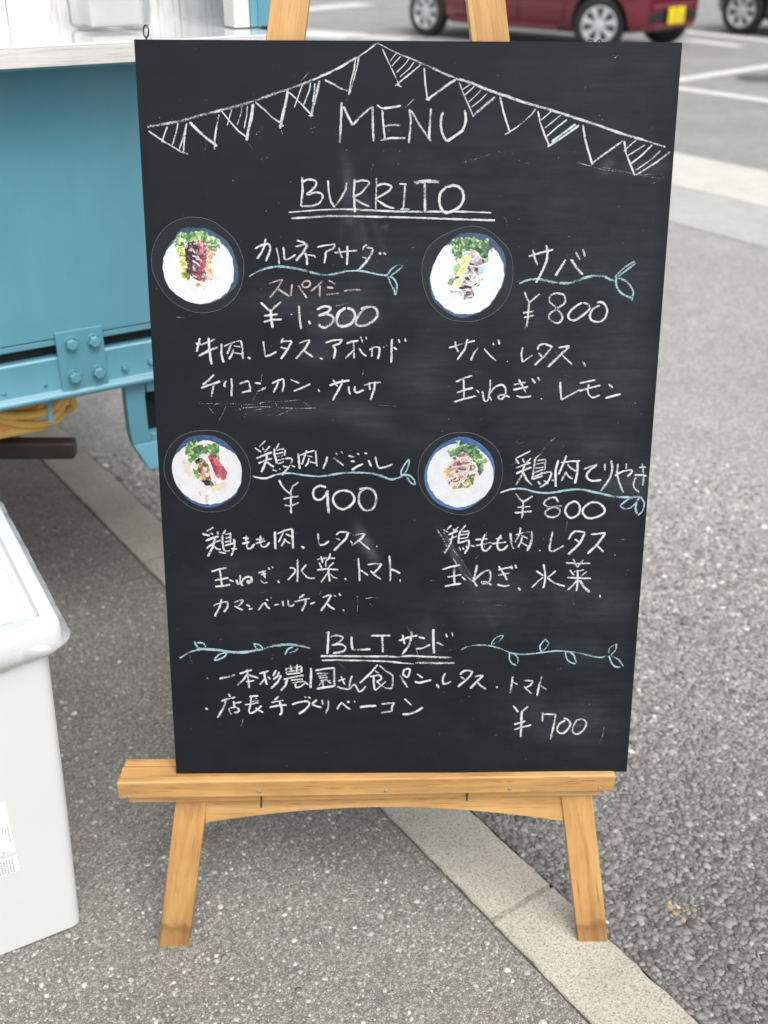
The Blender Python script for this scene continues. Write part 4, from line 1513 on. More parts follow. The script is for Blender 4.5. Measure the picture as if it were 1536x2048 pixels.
box('corner_post', XL, XL+0.08, 0.0, 0.055, 1.1195, 1.859, T, truck, 0.003)
box('opening_trim', 0.325, 0.3530, 0.003, 0.045, 1.1195, 1.859, M['trim'], truck, 0.002)
# wall of upright whitewashed planks behind the counter
edges = [0.023+0.150*k for k in range(-14, 3)]+[0.4085]
for a, b in zip(edges[:-1], edges[1:]):
    Lm = frame_from((0, 0, 0), (0, 0, 1), (0, -1, 0))       # local x up the plank for the grain
    bm = bmesh.new(); bx(bm, 0, 0.71, 0, b-a-0.0014, -0.012, 0)
    # place: plank x->z, y-> -x ... origin at right foot of the plank
    lm = Matrix(((0, -1, 0, b-0.0011), (0, 0, -1, 0.2285), (1, 0, 0, 1.1174), (0, 0, 0, 1)))
    fin('wall_plank', bm, M['white_plank'], truck, local=lm, bevel=0.0007)
box('inner_wall', XL+0.02, XR-0.021, 0.2535, 0.27, 0.61, 2.02, M['trim'], truck, 0)
# counter
ct = box('counter_top', -2.02, 0.3645, -0.100, 0.2396, 1.1150, 1.1180, M['gloss_white'], truck, 0.0007)
box('counter_core', -2.02, 0.3640, -0.0985, 0.2385, 1.0912, 1.1149, M['pale_edge'], ct, 0.0008)
box('front_strip', -2.02, 0.3642, -0.1015, -0.0986, 1.0895, 1.1146, M['pale_edge'], ct, 0.0006)
box('counter_bracket', -2.02, 0.36, -0.094, -0.0005, 1.0855, 1.0909, T, truck, 0.001)

box('inner_shelf', 0.3647, XR-0.0205, 0.0555, 0.2396, 1.0912, 1.1180, M['gloss_white'], truck, 0.0006)

# wheels of the truck (mostly hidden)
def wheel(parent, x, y, r=0.278, w=0.155, steer=0.0, side=-1, spokes=7, cover=True):
    """hub axis along y; outside face towards side*y"""
    lm = Matrix.Translation((x, y, r)) @ Matrix.Rotation(steer, 4, 'Z')
    bm = bmesh.new()
    s = side
    prof = [(r*.66, s*w*.40), (r*.74, s*w*.50), (r*.90, s*w*.49), (r*.975, s*w*.38), (r, s*w*.22), (r, -s*w*.22), (r*.975, -s*w*.38), (r*.9, -s*w*.49), (r*.66, -s*w*.45)]
    lathe(bm, prof, 48)
    wh = fin('wheel', bm, M['black'], parent, local=lm, smooth=True)
    bm = bmesh.new()
    R0 = r*.675
    lathe(bm, [(R0, s*w*.36), (R0, s*w*.44), (R0*.93, s*w*.46), (R0*.88, s*w*.36)], 40)
    rg = lathe(bm, [(R0*.26, s*w*.30), (R0*.24, s*w*.42), (R0*.12, s*w*.46)], 24); bm.faces.new(rg[-1])
    for k in range(spokes):
        a = 2*math.pi*k/spokes+.2
        for q in (0,):
            d = Vector((math.cos(a), 0, math.sin(a))); t = Vector((-math.sin(a), 0, math.cos(a)))
            vs = []
            for rr, hw, yy in ((R0*.16, R0*.10, .43), (R0*.55, R0*.115, .44), (R0*.92, R0*.19, .42)):
                vs.append([bm.verts.new(d*rr+t*hw*e+Vector((0, s*w*yy - (0 if j else s*w*.08), 0))) for j, e in ((1, -.8), (1, .8), (0, 1.1), (0, -1.1))])
            for A, B in zip(vs[:-1], vs[1:]):
                for j in range(4): bm.faces.new((A[j], A[(j+1) % 4], B[(j+1) % 4], B[j]))
    fin('wheel_cover', bm, M['alloy'], wh, smooth=False, bevel=0)
    bm = bmesh.new(); rg = lathe(bm, [(R0*.95, s*w*.30), (0.004, s*w*.30)], 32)
    fin('brake_drum', bm, M['darksteel'], wh)
    return wh
wheel(truck, -1.05, 0.11, 0.27, 0.15)
wheel(truck, -1.05, 1.30, 0.27, 0.15, side=1)

# ---- coiled orange cord hanging behind the rail
bm = bmesh.new()
rc = random.Random(4)
pts = []
NL = 12
for i in range(NL*40):
    a = i/40*2*math.pi
    k = a/(2*math.pi)
    rx = 0.100+0.020*math.sin(k*2.1+.6)+0.006*math.sin(k*5.3)
    rz = 0.052+0.020*math.sin(k*1.7+2)+0.006*math.sin(k*4.1)
    cx = -0.112+0.022*math.sin(k*2.9); cz = 0.548+0.020*math.cos(k*2.3)+0.018*math.sin(k*1.3)*math.cos(a)
    y = 0.092+0.022*math.sin(k*3.7)+0.012*math.sin(a+k)
    tl = .42*math.sin(k*1.9+1)+.15*math.sin(k*4.7)
    u_, w_ = rx*math.cos(a), rz*1.08*math.sin(a)
    pts.append((cx+u_*math.cos(tl)-w_*math.sin(tl), y+.018*math.cos(a)*math.sin(k*2.6), max(cz+.006+u_*math.sin(tl)+w_*math.cos(tl), .462+.012*abs(math.sin(k*3.1)))))
tube(bm, pts, 0.0074, 8)
cord = fin('extension_cord', bm, M['cord'], None, smooth=True, Mw=TM)
tag(cord, 'coil of orange rubber cord hanging under the teal truck rail', 'cord')

# ---- clear container with white napkins on the counter
CM = TM @ I4(0.147, 0.088, 1.1186, 0.03)
tub = root('clear_container', 'clear plastic container standing on the white truck counter', 'container', CM)
def rrect(x0, x1, y0, y1, r, n=5):
    out = []
    for cx, cy, a0 in ((x1-r, y1-r, 0), (x0+r, y1-r, 90), (x0+r, y0+r, 180), (x1-r, y0+r, 270)):
        for k in range(n+1):
            a = math.radians(a0+90*k/n); out.append((cx+r*math.cos(a), cy+r*math.sin(a)))
    return out
def loft(bm, rings, cap0=True, cap1=True):
    R = [[bm.verts.new(p) for p in r] for r in rings]
    for A, B in zip(R[:-1], R[1:]):
        n = len(A)
        for k in range(n): bm.faces.new((A[k], A[(k+1) % n], B[(k+1) % n], B[k]))
    if cap0: bm.faces.new(R[0][::-1])
    if cap1: bm.faces.new(R[-1])
bm = bmesh.new()
loft(bm, [[(x, y, z) for x, y in rrect(-.054-e, .054+e, -.046-e, .046+e, r)] for z, e, r in ((0.0, -.010, .010), (0.002, -.004, .012), (0.008, 0, .014), (0.06, .002, .016), (0.13, .004, .018))], True, False)
fin('tub_wall', bm, M['clear'], tub, smooth=True)
bm = bmesh.new()
loft(bm, [[(x, y, z) for x, y in rrect(-.060-e, .060+e, -.052-e, .052+e, .02)] for z, e in ((0.128, .0), (0.128, .004), (0.140, .004), (0.142, .001))], True, True)
fin('tub_lid', bm, M['clear'], tub, smooth=True)
nap = bmesh.new(); bx(nap, -.042, .042, -.034, .034, 0.006, 0.112)
nk = fin('paper_napkins', nap, M['paper'], None, Mw=CM, bevel=0.004)
tag(nk, 'stack of white paper napkins inside the clear container', 'napkins')

# ================================================================== STORAGE BIN
BM = I4(-0.458, -0.007, 0, math.radians(28.5))
bin_ = root('storage_bin', 'white plastic lidded bin lined with a thin plastic bag', 'bin', BM)
bm = bmesh.new()
loft(bm, [[(x, y, z) for x, y in rrect(-.335-e*1.0+q, .0+e*1.0-q, -e*.6+q, .385+e*1.2-q, .014)] for z, e, q in ((0.0, 0, .004), (0.004, 0, 0), (0.24, .010, 0), (0.497, .019, 0))])
fin('bin_body', bm, M['bin'], bin_, smooth=True)
bm = bmesh.new()
X0, X1, Y0, Y1 = -.372, .037, -.018, .425
def LR(e, z, r=.012): return [(x, y, z) for x, y in rrect(X0+e, X1-e, Y0+e, Y1-e, max(r-e*.5, .0035), 6)]
loft(bm, [LR(.003, .4975), LR(0, .4968), LR(-.0005, .500), LR(0, .5205), LR(.0012, .5238), LR(.004, .5252), LR(.0165, .5252), LR(.0191, .5247)], False, False)
lid = fin('lid', bm, M['bin'], bin_, smooth=True)
nx, ny = 150, 150
bm = bmesh.new()
ix0, ix1, iy0, iy1 = X0+.019, X1-.019, Y0+.019, Y1-.019
def ss(a, b, v):
    t = min(1, max(0, (v-a)/(b-a))); return t*t*(3-2*t)
def lidh(x, y):
    z = .5247
    ux = min(x-ix0, ix1-x); uy = min(y-iy0, iy1-y)
    z -= .0095*ss(0.0, .0025, ux)*(1-ss(.0095, .0125, ux))*ss(.010, .014, uy)       # side channel
    z -= .0016*ss(.0095, .0125, ux)*ss(.010, .014, uy)
    z -= .0022*ss(.030, .033, ux)*ss(.016, .020, uy)                                # second step
    z -= .0012*ss(.0, .004, uy)*ss(.013, .016, ux)
    return z
vv = [[bm.verts.new((ix0+(ix1-ix0)*i/nx, iy0+(iy1-iy0)*j/ny, lidh(ix0+(ix1-ix0)*i/nx, iy0+(iy1-iy0)*j/ny))) for j in range(ny+1)] for i in range(nx+1)]
for i in range(nx):
    for j in range(ny): bm.faces.new((vv[i][j], vv[i+1][j], vv[i+1][j+1], vv[i][j+1]))
fin('lid_panel', bm, M['bin'], lid, smooth=True)
# bag hem folded over the rim
bm = bmesh.new()
n = 700; rings = []
base = rrect(-.354, .019, -.011, .408, .022, 12)
def resample(poly, n):
    P = [Vector((a, b, 0)) for a, b in poly]; P.append(P[0]); L = [0]
    for a, b in zip(P[:-1], P[1:]): L.append(L[-1]+(b-a).length)
    out = []; k = 0
    for i in range(n):
        d = L[-1]*i/n
        while L[k+1] < d: k += 1
        out.append(P[k].lerp(P[k+1], (d-L[k])/(L[k+1]-L[k])))
    return out
RB = resample(base, n)
def wn2(i, f, s): return mnoise.noise(Vector((RB[i].x*f+s, RB[i].y*f, s*1.7)))
for lev in range(9):
    u = lev/8
    ring = []
    for i in range(n):
        p = RB[i]; q = RB[(i+1) % n]-RB[i-1]; q.normalize(); nrm = Vector((q.y, -q.x, 0))
        side = .30+.62*max(0, nrm.x)**1.2
        off = (.003 + .033*side*math.sin(min(1, u*1.5)*math.pi/2)) - .028*side*max(0, (u-.5)/.5)**1.6
        off += (.0010*wn2(i, 30, 3)+.0008*wn2(i, 110, 9+u))*(1 if side > .8 else 1.9)*min(1, u*3)
        drop = .026 if nrm.y > -.5 else .026+.09*max(0, (.019-p.x))*1.1
        z = .507 - u*min(drop, .05) + (.0020*wn2(i, 40, 5))*u
        ring.append(bm.verts.new((p.x+nrm.x*off, p.y+nrm.y*off, z)))
    rings.append(ring)
for A, B in zip(rings[:-1], rings[1:]):
    for k in range(n): bm.faces.new((A[k], A[(k+1) % n], B[(k+1) % n], B[k]))
fin('bag_hem', bm, M['bag'], bin_, smooth=True)
# information sticker on the front face
def fronty(z): return -.6*.010*(z/.24) if z < .24 else -.6*(.010+.009*(z-.24)/.257)
def fq(bm, x0, x1, z0, z1, o=.0006):
    bm.faces.new([bm.verts.new((x, fronty(z)-o, z)) for x, z in ((x0, z0), (x1, z0), (x1, z1), (x0, z1))])
bm = bmesh.new(); fq(bm, -.20, -.0665, .148, .178); fq(bm, -.20, -.067, .184, .275)
st = fin('sticker', bm, M['paper'], bin_)
bm = bmesh.new(); rq = random.Random(3)
for c in range(7):
    x = -.0735-.0036*c
    z = .1745
    while z > .152:
        h = rq.uniform(.0012, .0042); fq(bm, x-.0011, x+.0004, z-h, z, .0009); z -= h+rq.uniform(.0006, .0014)
for c, (za, zb) in ((0, (.206, .232)), (1, (.219, .232)), (2, (.224, .232))):
    z = zb
    while z > za:
        h = rq.uniform(.001, .003); fq(bm, -.0705-.0035*c-.001, -.0705-.0035*c+.0003, z-h, z, .0009); z -= h+.0007
for k in range(4): fq(bm, -.0715-.003*k-.0016, -.0715-.003*k, .1868, .1880+.0004*(k % 2), .0009)
for k in range(14):
    a = 2*math.pi*k/14; fq(bm, -.0865+.0048*math.cos(a)-.0007, -.0865+.0048*math.cos(a)+.0007, .1885+.0040*math.sin(a)-.0006, .1885+.0040*math.sin(a)+.0006, .0009)
fin('sticker_print', bm, M['print_grey'], st)
# ================================================================== EASEL
LEAN = math.radians(12)
sL, cL = math.sin(LEAN), math.cos(LEAN)
BF = Matrix(((1, 0, 0, 0), (0, sL, -cL, 0), (0, cL, sL, 0.28), (0, 0, 0, 1)))     # board frame: x right, y up the board, z out
easel = root('easel', 'honey coloured wooden easel holding up the black menu board', 'easel', I4(-0.0225, -0.045, 0))

def leg_material():
    m = M['beech'].copy(); m.name = 'beech_leg_with_stained_foot'
    nt = m.node_tree; b = nt.nodes['Principled BSDF']
    src = b.inputs['Base Color'].links[0].from_socket
    tc = N(nt, 'ShaderNodeTexCoord'); sx = N(nt, 'ShaderNodeSeparateXYZ'); nt.links.new(tc.outputs['Object'], sx.inputs[0])
    nn = noise(nt, tc.outputs['Object'], 45, 4, .6)
    ad = N(nt, 'ShaderNodeMath', operation='MULTIPLY_ADD'); ad.inputs[1].default_value = 0.030; nt.links.new(nn.outputs[0], ad.inputs[0]); nt.links.new(sx.outputs[0], ad.inputs[2])
    r = ramp(nt, ad.outputs[0], [(0.036, (0.62, 0.59, 0.55)), (0.050, (0.48, 0.43, 0.38)), (0.060, (0.84, 0.82, 0.79)), (0.12, (1, 1, 1))])
    nt.links.new(mix(nt, 1.0, src, r.outputs[0], 'MULTIPLY'), b.inputs['Base Color'])
    return m
M['leg'] = leg_material()
def plank_in(Mf, name, x0, v0, x1, v1, w, z0, z1, mat, foot=False, parent=easel, bevel=.0015):
    """plank in frame Mf from (x0,v0) to (x1,v1), width w, between depths z0..z1; local x along it"""
    d = Vector((x1-x0, v1-v0, 0)); L = d.length
    loc = Mf @ frame_from((x0, v0, 0), d, (0, 0, 1))
    d.normalize()
    bm = bmesh.new()
    k = (d.x/d.y)*w/2 if foot else 0
    prism(bm, [(-k, w/2), (L, w/2), (L, -w/2), (k, -w/2)] if foot else [(0, w/2), (L, w/2), (L, -w/2), (0, -w/2)], 2, z0, z1)
    return fin(name, bm, mat, parent, Mw=loc, bevel=bevel)
VF = -0.2864
LK = 0.1555
VT = 1.27
plank_in(BF, 'front_leg', -0.3213, VF, -0.3213+LK*(VT-VF), VT, 0.0420, -0.033, -0.014, M['leg'], True)
plank_in(BF, 'front_leg', 0.2756, VF, 0.2756-LK*(VT-VF), VT, 0.0420, -0.033, -0.014, M['leg'], True)
plank_in(BF, 'upper_rail', -0.19, 0.80, 0.145, 0.80, 0.05, -0.054, -0.0335, M['beech'])
# bowed cross rail under the tray
bm = bmesh.new()
pts = [(-0.2685, -0.0875)]
for i in range(25):
    u = i/24; pts.append((-0.262+0.478*u, -0.0858+0.0225*math.sin(math.pi*u)**.9))
pts += [(0.2235, -0.0858), (0.2235-.0038, -0.040), (-0.2685+.0038, -0.040)]
prism(bm, pts, 2, -0.029, -0.0175)
fin('cross_rail', bm, M['beech'], easel, Mw=BF, bevel=.0012)
# rear strut
a = BF @ Vector((-0.0225, 0.80, -0.066)); b = Vector((-0.0225, 0.66, 0.0))
d = b-a
fr = frame_from(a, d, Vector((0, -1, 0.3)))
bm = bmesh.new(); bx(bm, 0, d.length, -.018, .018, -.010, .010)
fin('rear_leg', bm, M['beech'], easel, Mw=fr, bevel=.0015)
# tray
TF = I4(-0.3755, -0.0190, 0, math.radians(0.93))
W_ = 0.6593
def tb(name, x0, x1, y0, y1, z0, z1, bv, seg=3, parent=easel):
    bm = bmesh.new(); bx(bm, x0, x1, y0, y1, z0, z1)
    return fin(name, bm, M['beech'], parent, Mw=TF, bevel=bv, seg=seg)
tray = tb('tray', 0.002, W_-.002, .0120, .0328, .2600, .2792, .0012)
tb('tray_lip', 0, W_, .0000, .0118, .2525, .2812, .0028, 4, tray)
tb('tray_back', 0.004, W_-.004, .0340, .0475, .2600, .2798, .0012, 3, tray)
tb('tray_slat', 0.011, W_-.013, .0075, .0235, .2385, .2523, .002, 3, tray)
def screw(px, z, r=.0024, mat=M['steel'], y=0.0):
    bm = bmesh.new(); rg = lathe(bm, [(r, .001), (r, -.0004), (r*.75, -.0009), (r*.35, -.0004)], 14); bm.faces.new(rg[-1])
    fin('screw', bm, mat, tray, Mw=TF @ Matrix.Translation((px, y, z)), smooth=True)
for x, z in ((.0135, .2562), (.186, .2620), (.519, .2600), (.640, .2580), (.354, .2600)): screw(x, z)
for x0_, x1_, za, zb in ((.495, .512, .2745, .2715), (.512, .523, .2725, .2735), (.588, .612, .2700, .2735), (.610, .640, .2735, .2722), (.060, .085, .2715, .2708), (.27, .30, .2668, .2672)):
    bm = bmesh.new()
    vs = [bm.verts.new((x, -.00015, z)) for x, z in ((x0_, za), ((x0_+x1_)/2, (za+zb)/2-.0004), (x1_, zb), ((x0_+x1_)/2, (za+zb)/2+.0004))]
    bm.faces.new(vs); fin('crack', bm, M['dirt'], tray, Mw=TF)
for x, d_ in ((.188, .018), (.463, .012)):
    bm = bmesh.new(); tube(bm, [(x, .004, .2530), (x, .003, .246), (x-.0006, .0, .2525-d_)], .0014, 8)
    fin('bent_nail', bm, M['darksteel'], tray, Mw=TF, smooth=True)

# ================================================================== CHALKBOARD
board = root('chalkboard', 'large black chalkboard menu standing on the easel tray', 'chalkboard', BF)
# front sheet carries a per-vertex amount of chalk dust (where it was wiped) plus a painted reflection
NX, NY = 150, 225
xs = np.linspace(-.2998, .2998, NX+1); ys = np.linspace(.0002, .8998, NY+1)
GX, GY = np.meshgrid(xs, ys)
dust_sheen = np.full(GX.shape, 0.018) + 0.035*np.clip((GX+.05)/.3, 0, 1)  # rise to the right paints in a brighter reflection
for cx, cy, rx, ry, an, s in SMUDGE:
    cx, cy, rx, ry = cx/10000, cy/10000, rx/1000, ry/1000
    a = math.radians(an); c, s_ = math.cos(a), math.sin(a)
    u = ((GX-cx)*c+(GY-cy)*s_)/rx; v = (-(GX-cx)*s_+(GY-cy)*c)/ry
    dust_sheen += s*np.exp(-(u*u+v*v)**1.3)
ed = np.minimum(np.minimum(GX+.3, .3-GX), np.minimum(GY, .9-GY))
dust_sheen *= np.clip(0.35+ed/.03, 0, 1)
me = bpy.data.meshes.new('board_face')
V = np.stack([GX, GY, np.zeros_like(GX)], 2).reshape(-1, 3)
idx = (np.arange(NY)[:, None]*(NX+1)+np.arange(NX)[None]).ravel()
F = np.stack([idx, idx+1, idx+NX+2, idx+NX+1], 1)
me.from_pydata(V.tolist(), [], F.tolist())
at = me.attributes.new('dust_sheen', 'FLOAT', 'POINT'); at.data.foreach_set('value', dust_sheen.ravel().astype(np.float32))
me.materials.append(M['board'])
o = bpy.data.objects.new('board_face', me); COL.objects.link(o); o.parent = board
bm = bmesh.new(); bx(bm, -.30, .30, 0, .90, -.0055, -.0003)
fin('board_panel', bm, M['board_edge'], board, bevel=.0008)
def eye(x, parent=board, s=1.0):
    bm = bmesh.new()
    tube(bm, [(0, -.004, -.003), (0, .003*s, -.003)], .0011, 8)
    tube(bm, [(.0032*s*math.sin(a), .0085*s-.0060*s*math.cos(a), -.003+.0018*math.sin(a)) for a in [i*2*math.pi/20 for i in range(20)]], .0010, 8, closed=True)
    return fin('eye_screw', bm, M['darksteel'], parent, local=I4(x, .9, 0), smooth=True)
eye(-.2869)
bm = bmesh.new(); tube(bm, [(.195, .900, -.003), (.198, .9025, -.003), (.203, .9015, -.003)], .0012, 6); tube(bm, [(.206, .900, -.003), (.209, .9025, -.003), (.212, .9005, -.003)], .0012, 6)
fin('wire_clip', bm, M['darksteel'], board, smooth=True)

# ---- chalk marks: every mark is a thin film of chalk lying on the board face
def catmull(P):
    if len(P) < 3: return P
    out = []
    Q = [2*P[0]-P[1]]+P+[2*P[-1]-P[-2]]
    for i in range(1, len(Q)-2):
        for k in range(6):
            t = k/6
            out.append(0.5*((2*Q[i])+(-Q[i-1]+Q[i+1])*t+(2*Q[i-1]-5*Q[i]+4*Q[i+1]-Q[i+2])*t*t+(-Q[i-1]+3*Q[i]-3*Q[i+1]+Q[i+2])*t**3))
    out.append(P[-1])
    return out
def arclen(P, step):
    L = [0.0]
    for a, b in zip(P[:-1], P[1:]): L.append(L[-1]+float(np.linalg.norm(b-a)))
    n = max(2, int(L[-1]/step)+1)
    out = []; k = 0
    for i in range(n):
        d = L[-1]*i/(n-1)
        while k < len(L)-2 and L[k+1] < d: k += 1
        out.append(P[k]+(P[k+1]-P[k])*((d-L[k])/max(1e-9, L[k+1]-L[k])))
    return out, L[-1]
PRESS = {'w': .595, 'b': .58, 'p': .58, 'c': .60, 'g': .545, 'f': .47}
CMAT = {'w': 0, 'g': 0, 'f': 0, 'b': 1, 'p': 2, 'c': 3}
rc = random.Random(21)
def ribbon(verts, faces, press, mats, P, w, c, k):
    z = .00012+.00002*(k % 12)
    pts, L = arclen(P, .0014)
    n = len(pts); base = PRESS[c]+rc.uniform(-.04, .05)
    i0 = len(verts); seed = rc.uniform(0, 900)
    prof = ((-1, -.26), (-.62, -.02), (0, .03), (.62, -.02), (1, -.26))
    for i, p in enumerate(pts):
        a = pts[max(i-1, 0)]; b = pts[min(i+1, n-1)]; d = b-a; l = np.linalg.norm(d); d = d/l if l > 1e-9 else np.array([1., 0])
        q = np.array([-d[1], d[0]])
        ss_ = i*.0014
        ww = w*.5*1.26*(1+.16*mnoise.noise(Vector((seed+ss_*220, 0, 0))))
        endf = min(1, (min(i, n-1-i)*.0014+.0006)/max(w*.45, .0008))
        ww *= (.55+.45*endf)
        dr = .13*mnoise.noise(Vector((seed+ss_*70, 5, 0)))
        wob = q*w*.10*mnoise.noise(Vector((seed+ss_*300, 9, 0)))
        for e, pe in prof:
            xy = p+q*ww*e+wob
            verts.append((xy[0], xy[1], z)); press.append(base+pe+dr-.10*(1-endf))
    for i in range(n-1):
        for j in range(4):
            A = i0+i*5+j
            faces.append((A, A+1, A+6, A+5)); mats.append(CMAT[c])
def chalk_obj(name, label, strokes, kind=None):
    verts, faces, press, mats = [], [], [], []
    for k, (c, sm, w, P) in enumerate(strokes):
        P = [np.array(p) for p in P]
        if len(P) == 1: P = [P[0], P[0]+.001]
        if sm: P = catmull(P)
        ribbon(verts, faces, press, mats, P, w, c, k)
    me = bpy.data.meshes.new(name)
    me.from_pydata(verts, [], faces)
    for q in ('chalk_w', 'chalk_b', 'chalk_p', 'chalk_c'): me.materials.append(M[q])
    me.polygons.foreach_set('material_index', mats)
    at = me.attributes.new('press', 'FLOAT', 'POINT'); at.data.foreach_set('value', np.array(press, np.float32))
    o = bpy.data.objects.new(name, me); COL.objects.link(o); o.parent = board
    o['label'] = label
    if kind: o['kind'] = kind
    return o
cur = None; items = []
for ln in CHALK.strip().split('\n'):
    if ln[0] == '=':
        nm, lb = ln[1:].split('|'); items.append((nm, lb, []))
    else:
        h, *rest = ln.split()
        items[-1][2].append((h[0], h[1] == '~', float(h[2:])/10000, [tuple(float(v)/10000 for v in q.split(',')) for q in rest]))
for nm, lb, st in items: chalk_obj(nm, lb, st)
# faint scratches and stray chalk dashes left by use
st = []
for i in range(190):
    x, y = rc.uniform(-.28, .29), rc.uniform(.02, .89)
    a = rc.choice([rc.gauss(1.35, .3), rc.gauss(0.1, .25), rc.uniform(0, 3.14)]); L = rc.choice([.004, .006, .012, .03]) * rc.uniform(.5, 1.5)
    bnd = rc.uniform(-.15, .15)*L
    p0 = (x, y); p1 = (x+math.cos(a)*L/2-math.sin(a)*bnd, y+math.sin(a)*L/2+math.cos(a)*bnd); p2 = (x+math.cos(a)*L, y+math.sin(a)*L)
    if max(abs(p2[0]), abs(p1[0])) > .292 or not .01 < p2[1] < .89: continue
    st.append(('f', True, rc.uniform(.0006, .0013), [p0, p1, p2]))
PRESS['f'] = .41
chalk_obj('chalk_scratches', 'faint stray chalk scratches all over the board', st, 'stuff')

# ================================================================== LAMINATED PHOTOS
def vhash(ix, iy, k):
    h = np.sin(ix*127.1+iy*311.7+k*74.7)*43758.5453
    return h-np.floor(h)
def vnoise(x, y, k):
    ix, iy = np.floor(x), np.floor(y); fx, fy = x-ix, y-iy
    fx = fx*fx*(3-2*fx); fy = fy*fy*(3-2*fy)
    return (vhash(ix, iy, k)*(1-fx)+vhash(ix+1, iy, k)*fx)*(1-fy)+(vhash(ix, iy+1, k)*(1-fx)+vhash(ix+1, iy+1, k)*fx)*fy
def inpoly(x, y, poly):
    c = np.zeros(x.shape, bool); n = len(poly)
    for i in range(n):
        x0, y0 = poly[i]; x1, y1 = poly[(i+1) % n]
        with np.errstate(divide='ignore', invalid='ignore'):
            c ^= ((y0 > y) != (y1 > y)) & (x < (x1-x0)*(y-y0)/((y1-y0) if y1 != y0 else 1e-9)+x0)
    return c
def cells(x, y, s, k):
    gx, gy = x/s, y/s; bx_, by_ = np.floor(gx), np.floor(gy)
    best = np.full(x.shape, 9.); sec = np.full(x.shape, 9.); val = np.zeros(x.shape)
    for dx in (-1, 0, 1):
        for dy in (-1, 0, 1):
            cx = bx_+dx; cy = by_+dy
            px = cx+vhash(cx, cy, k); py = cy+vhash(cx, cy, k+3)
            d = (px-gx)**2+(py-gy)**2
            nb = d < best
            sec = np.where(nb, best, np.minimum(sec, d)); best = np.where(nb, d, best)
            val = np.where(nb, vhash(cx, cy, k+7), val)
    return val, np.sqrt(sec)-np.sqrt(best)
def srgb(c): return np.array([(v/255/12.92 if v/255 <= .04045 else ((v/255+.055)/1.055)**2.4) for v in c])
def paint(X, Y, spec):
    """flat printed picture: layered irregular shapes"""
    C = np.zeros(X.shape+(3,)); C[:] = srgb(spec['plate'])
    sh = (vnoise(X/260, Y/260, 1)-.5)*.5+1; C *= sh[..., None]
    for L in spec['layers']:
        kind = L[0]
        if kind == 'flat':
            _, poly, col, wob, var = L
            x = X+(vnoise(X/40, Y/40, 2)-.5)*wob; y = Y+(vnoise(X/40, Y/40, 5)-.5)*wob
            m = inpoly(x, y, poly)
            n = (vnoise(X/90, Y/90, 8)-.5)*var+(vnoise(X/25, Y/25, 4)-.5)*var*.6
            C[m] = (srgb(col)[None]*(1+n[m][:, None]))
        elif kind == 'cells':
            _, poly, cols, size, wob, k = L
            x = X+(vnoise(X/32, Y/32, k)-.5)*wob; y = Y+(vnoise(X/32, Y/32, k+9)-.5)*wob
            m = inpoly(x, y, poly)
            xx = X+(vnoise(X/size/.8, Y/size/.8, k+2)-.5)*size*1.3; yy = Y+(vnoise(X/size/.8, Y/size/.8, k+4)-.5)*size*1.3
            v, e = cells(xx, yy, size, k)
            pc = np.array([srgb(c) for c in cols])
            col = pc[np.minimum((v*len(cols)).astype(int), len(cols)-1)]
            col = col*(.62+.55*np.clip(e*3, 0, 1))[..., None]
            C[m] = col[m]
        elif kind == 'strand':
            _, P, w, col = L
            P = [np.array(p, float) for p in P]; P = catmull(P)
            d = np.full(X.shape, 1e9)
            for a, b in zip(P[:-1], P[1:]):
                ab = b-a; t = np.clip(((X-a[0])*ab[0]+(Y-a[1])*ab[1])/max(1e-6, ab@ab), 0, 1)
                d = np.minimum(d, np.hypot(X-a[0]-t*ab[0], Y-a[1]-t*ab[1]))
            d += (vnoise(X/30, Y/30, 6)-.5)*w*.6
            m = d < w
            C[m] = srgb(col)*(.8+.3*np.clip(1-d[m]/w, 0, 1))[:, None]
    n = (vnoise(X/16, Y/16, 3)-.5)*.5+(vnoise(X/7, Y/7, 6)-.5)*.35
    lum = C.mean(2); k = np.where(lum > .62, .10, 1.15)
    C = C*(1+n*k)[..., None]
    gch = C.mean(2, keepdims=True); C = (gch+(C-gch)*.95); C = np.where(lum[..., None] < .62, C*1.08-.01, C)
    return np.clip(C, 0, 1)
WARMW = (226, 230, 235)
DISCS = {}
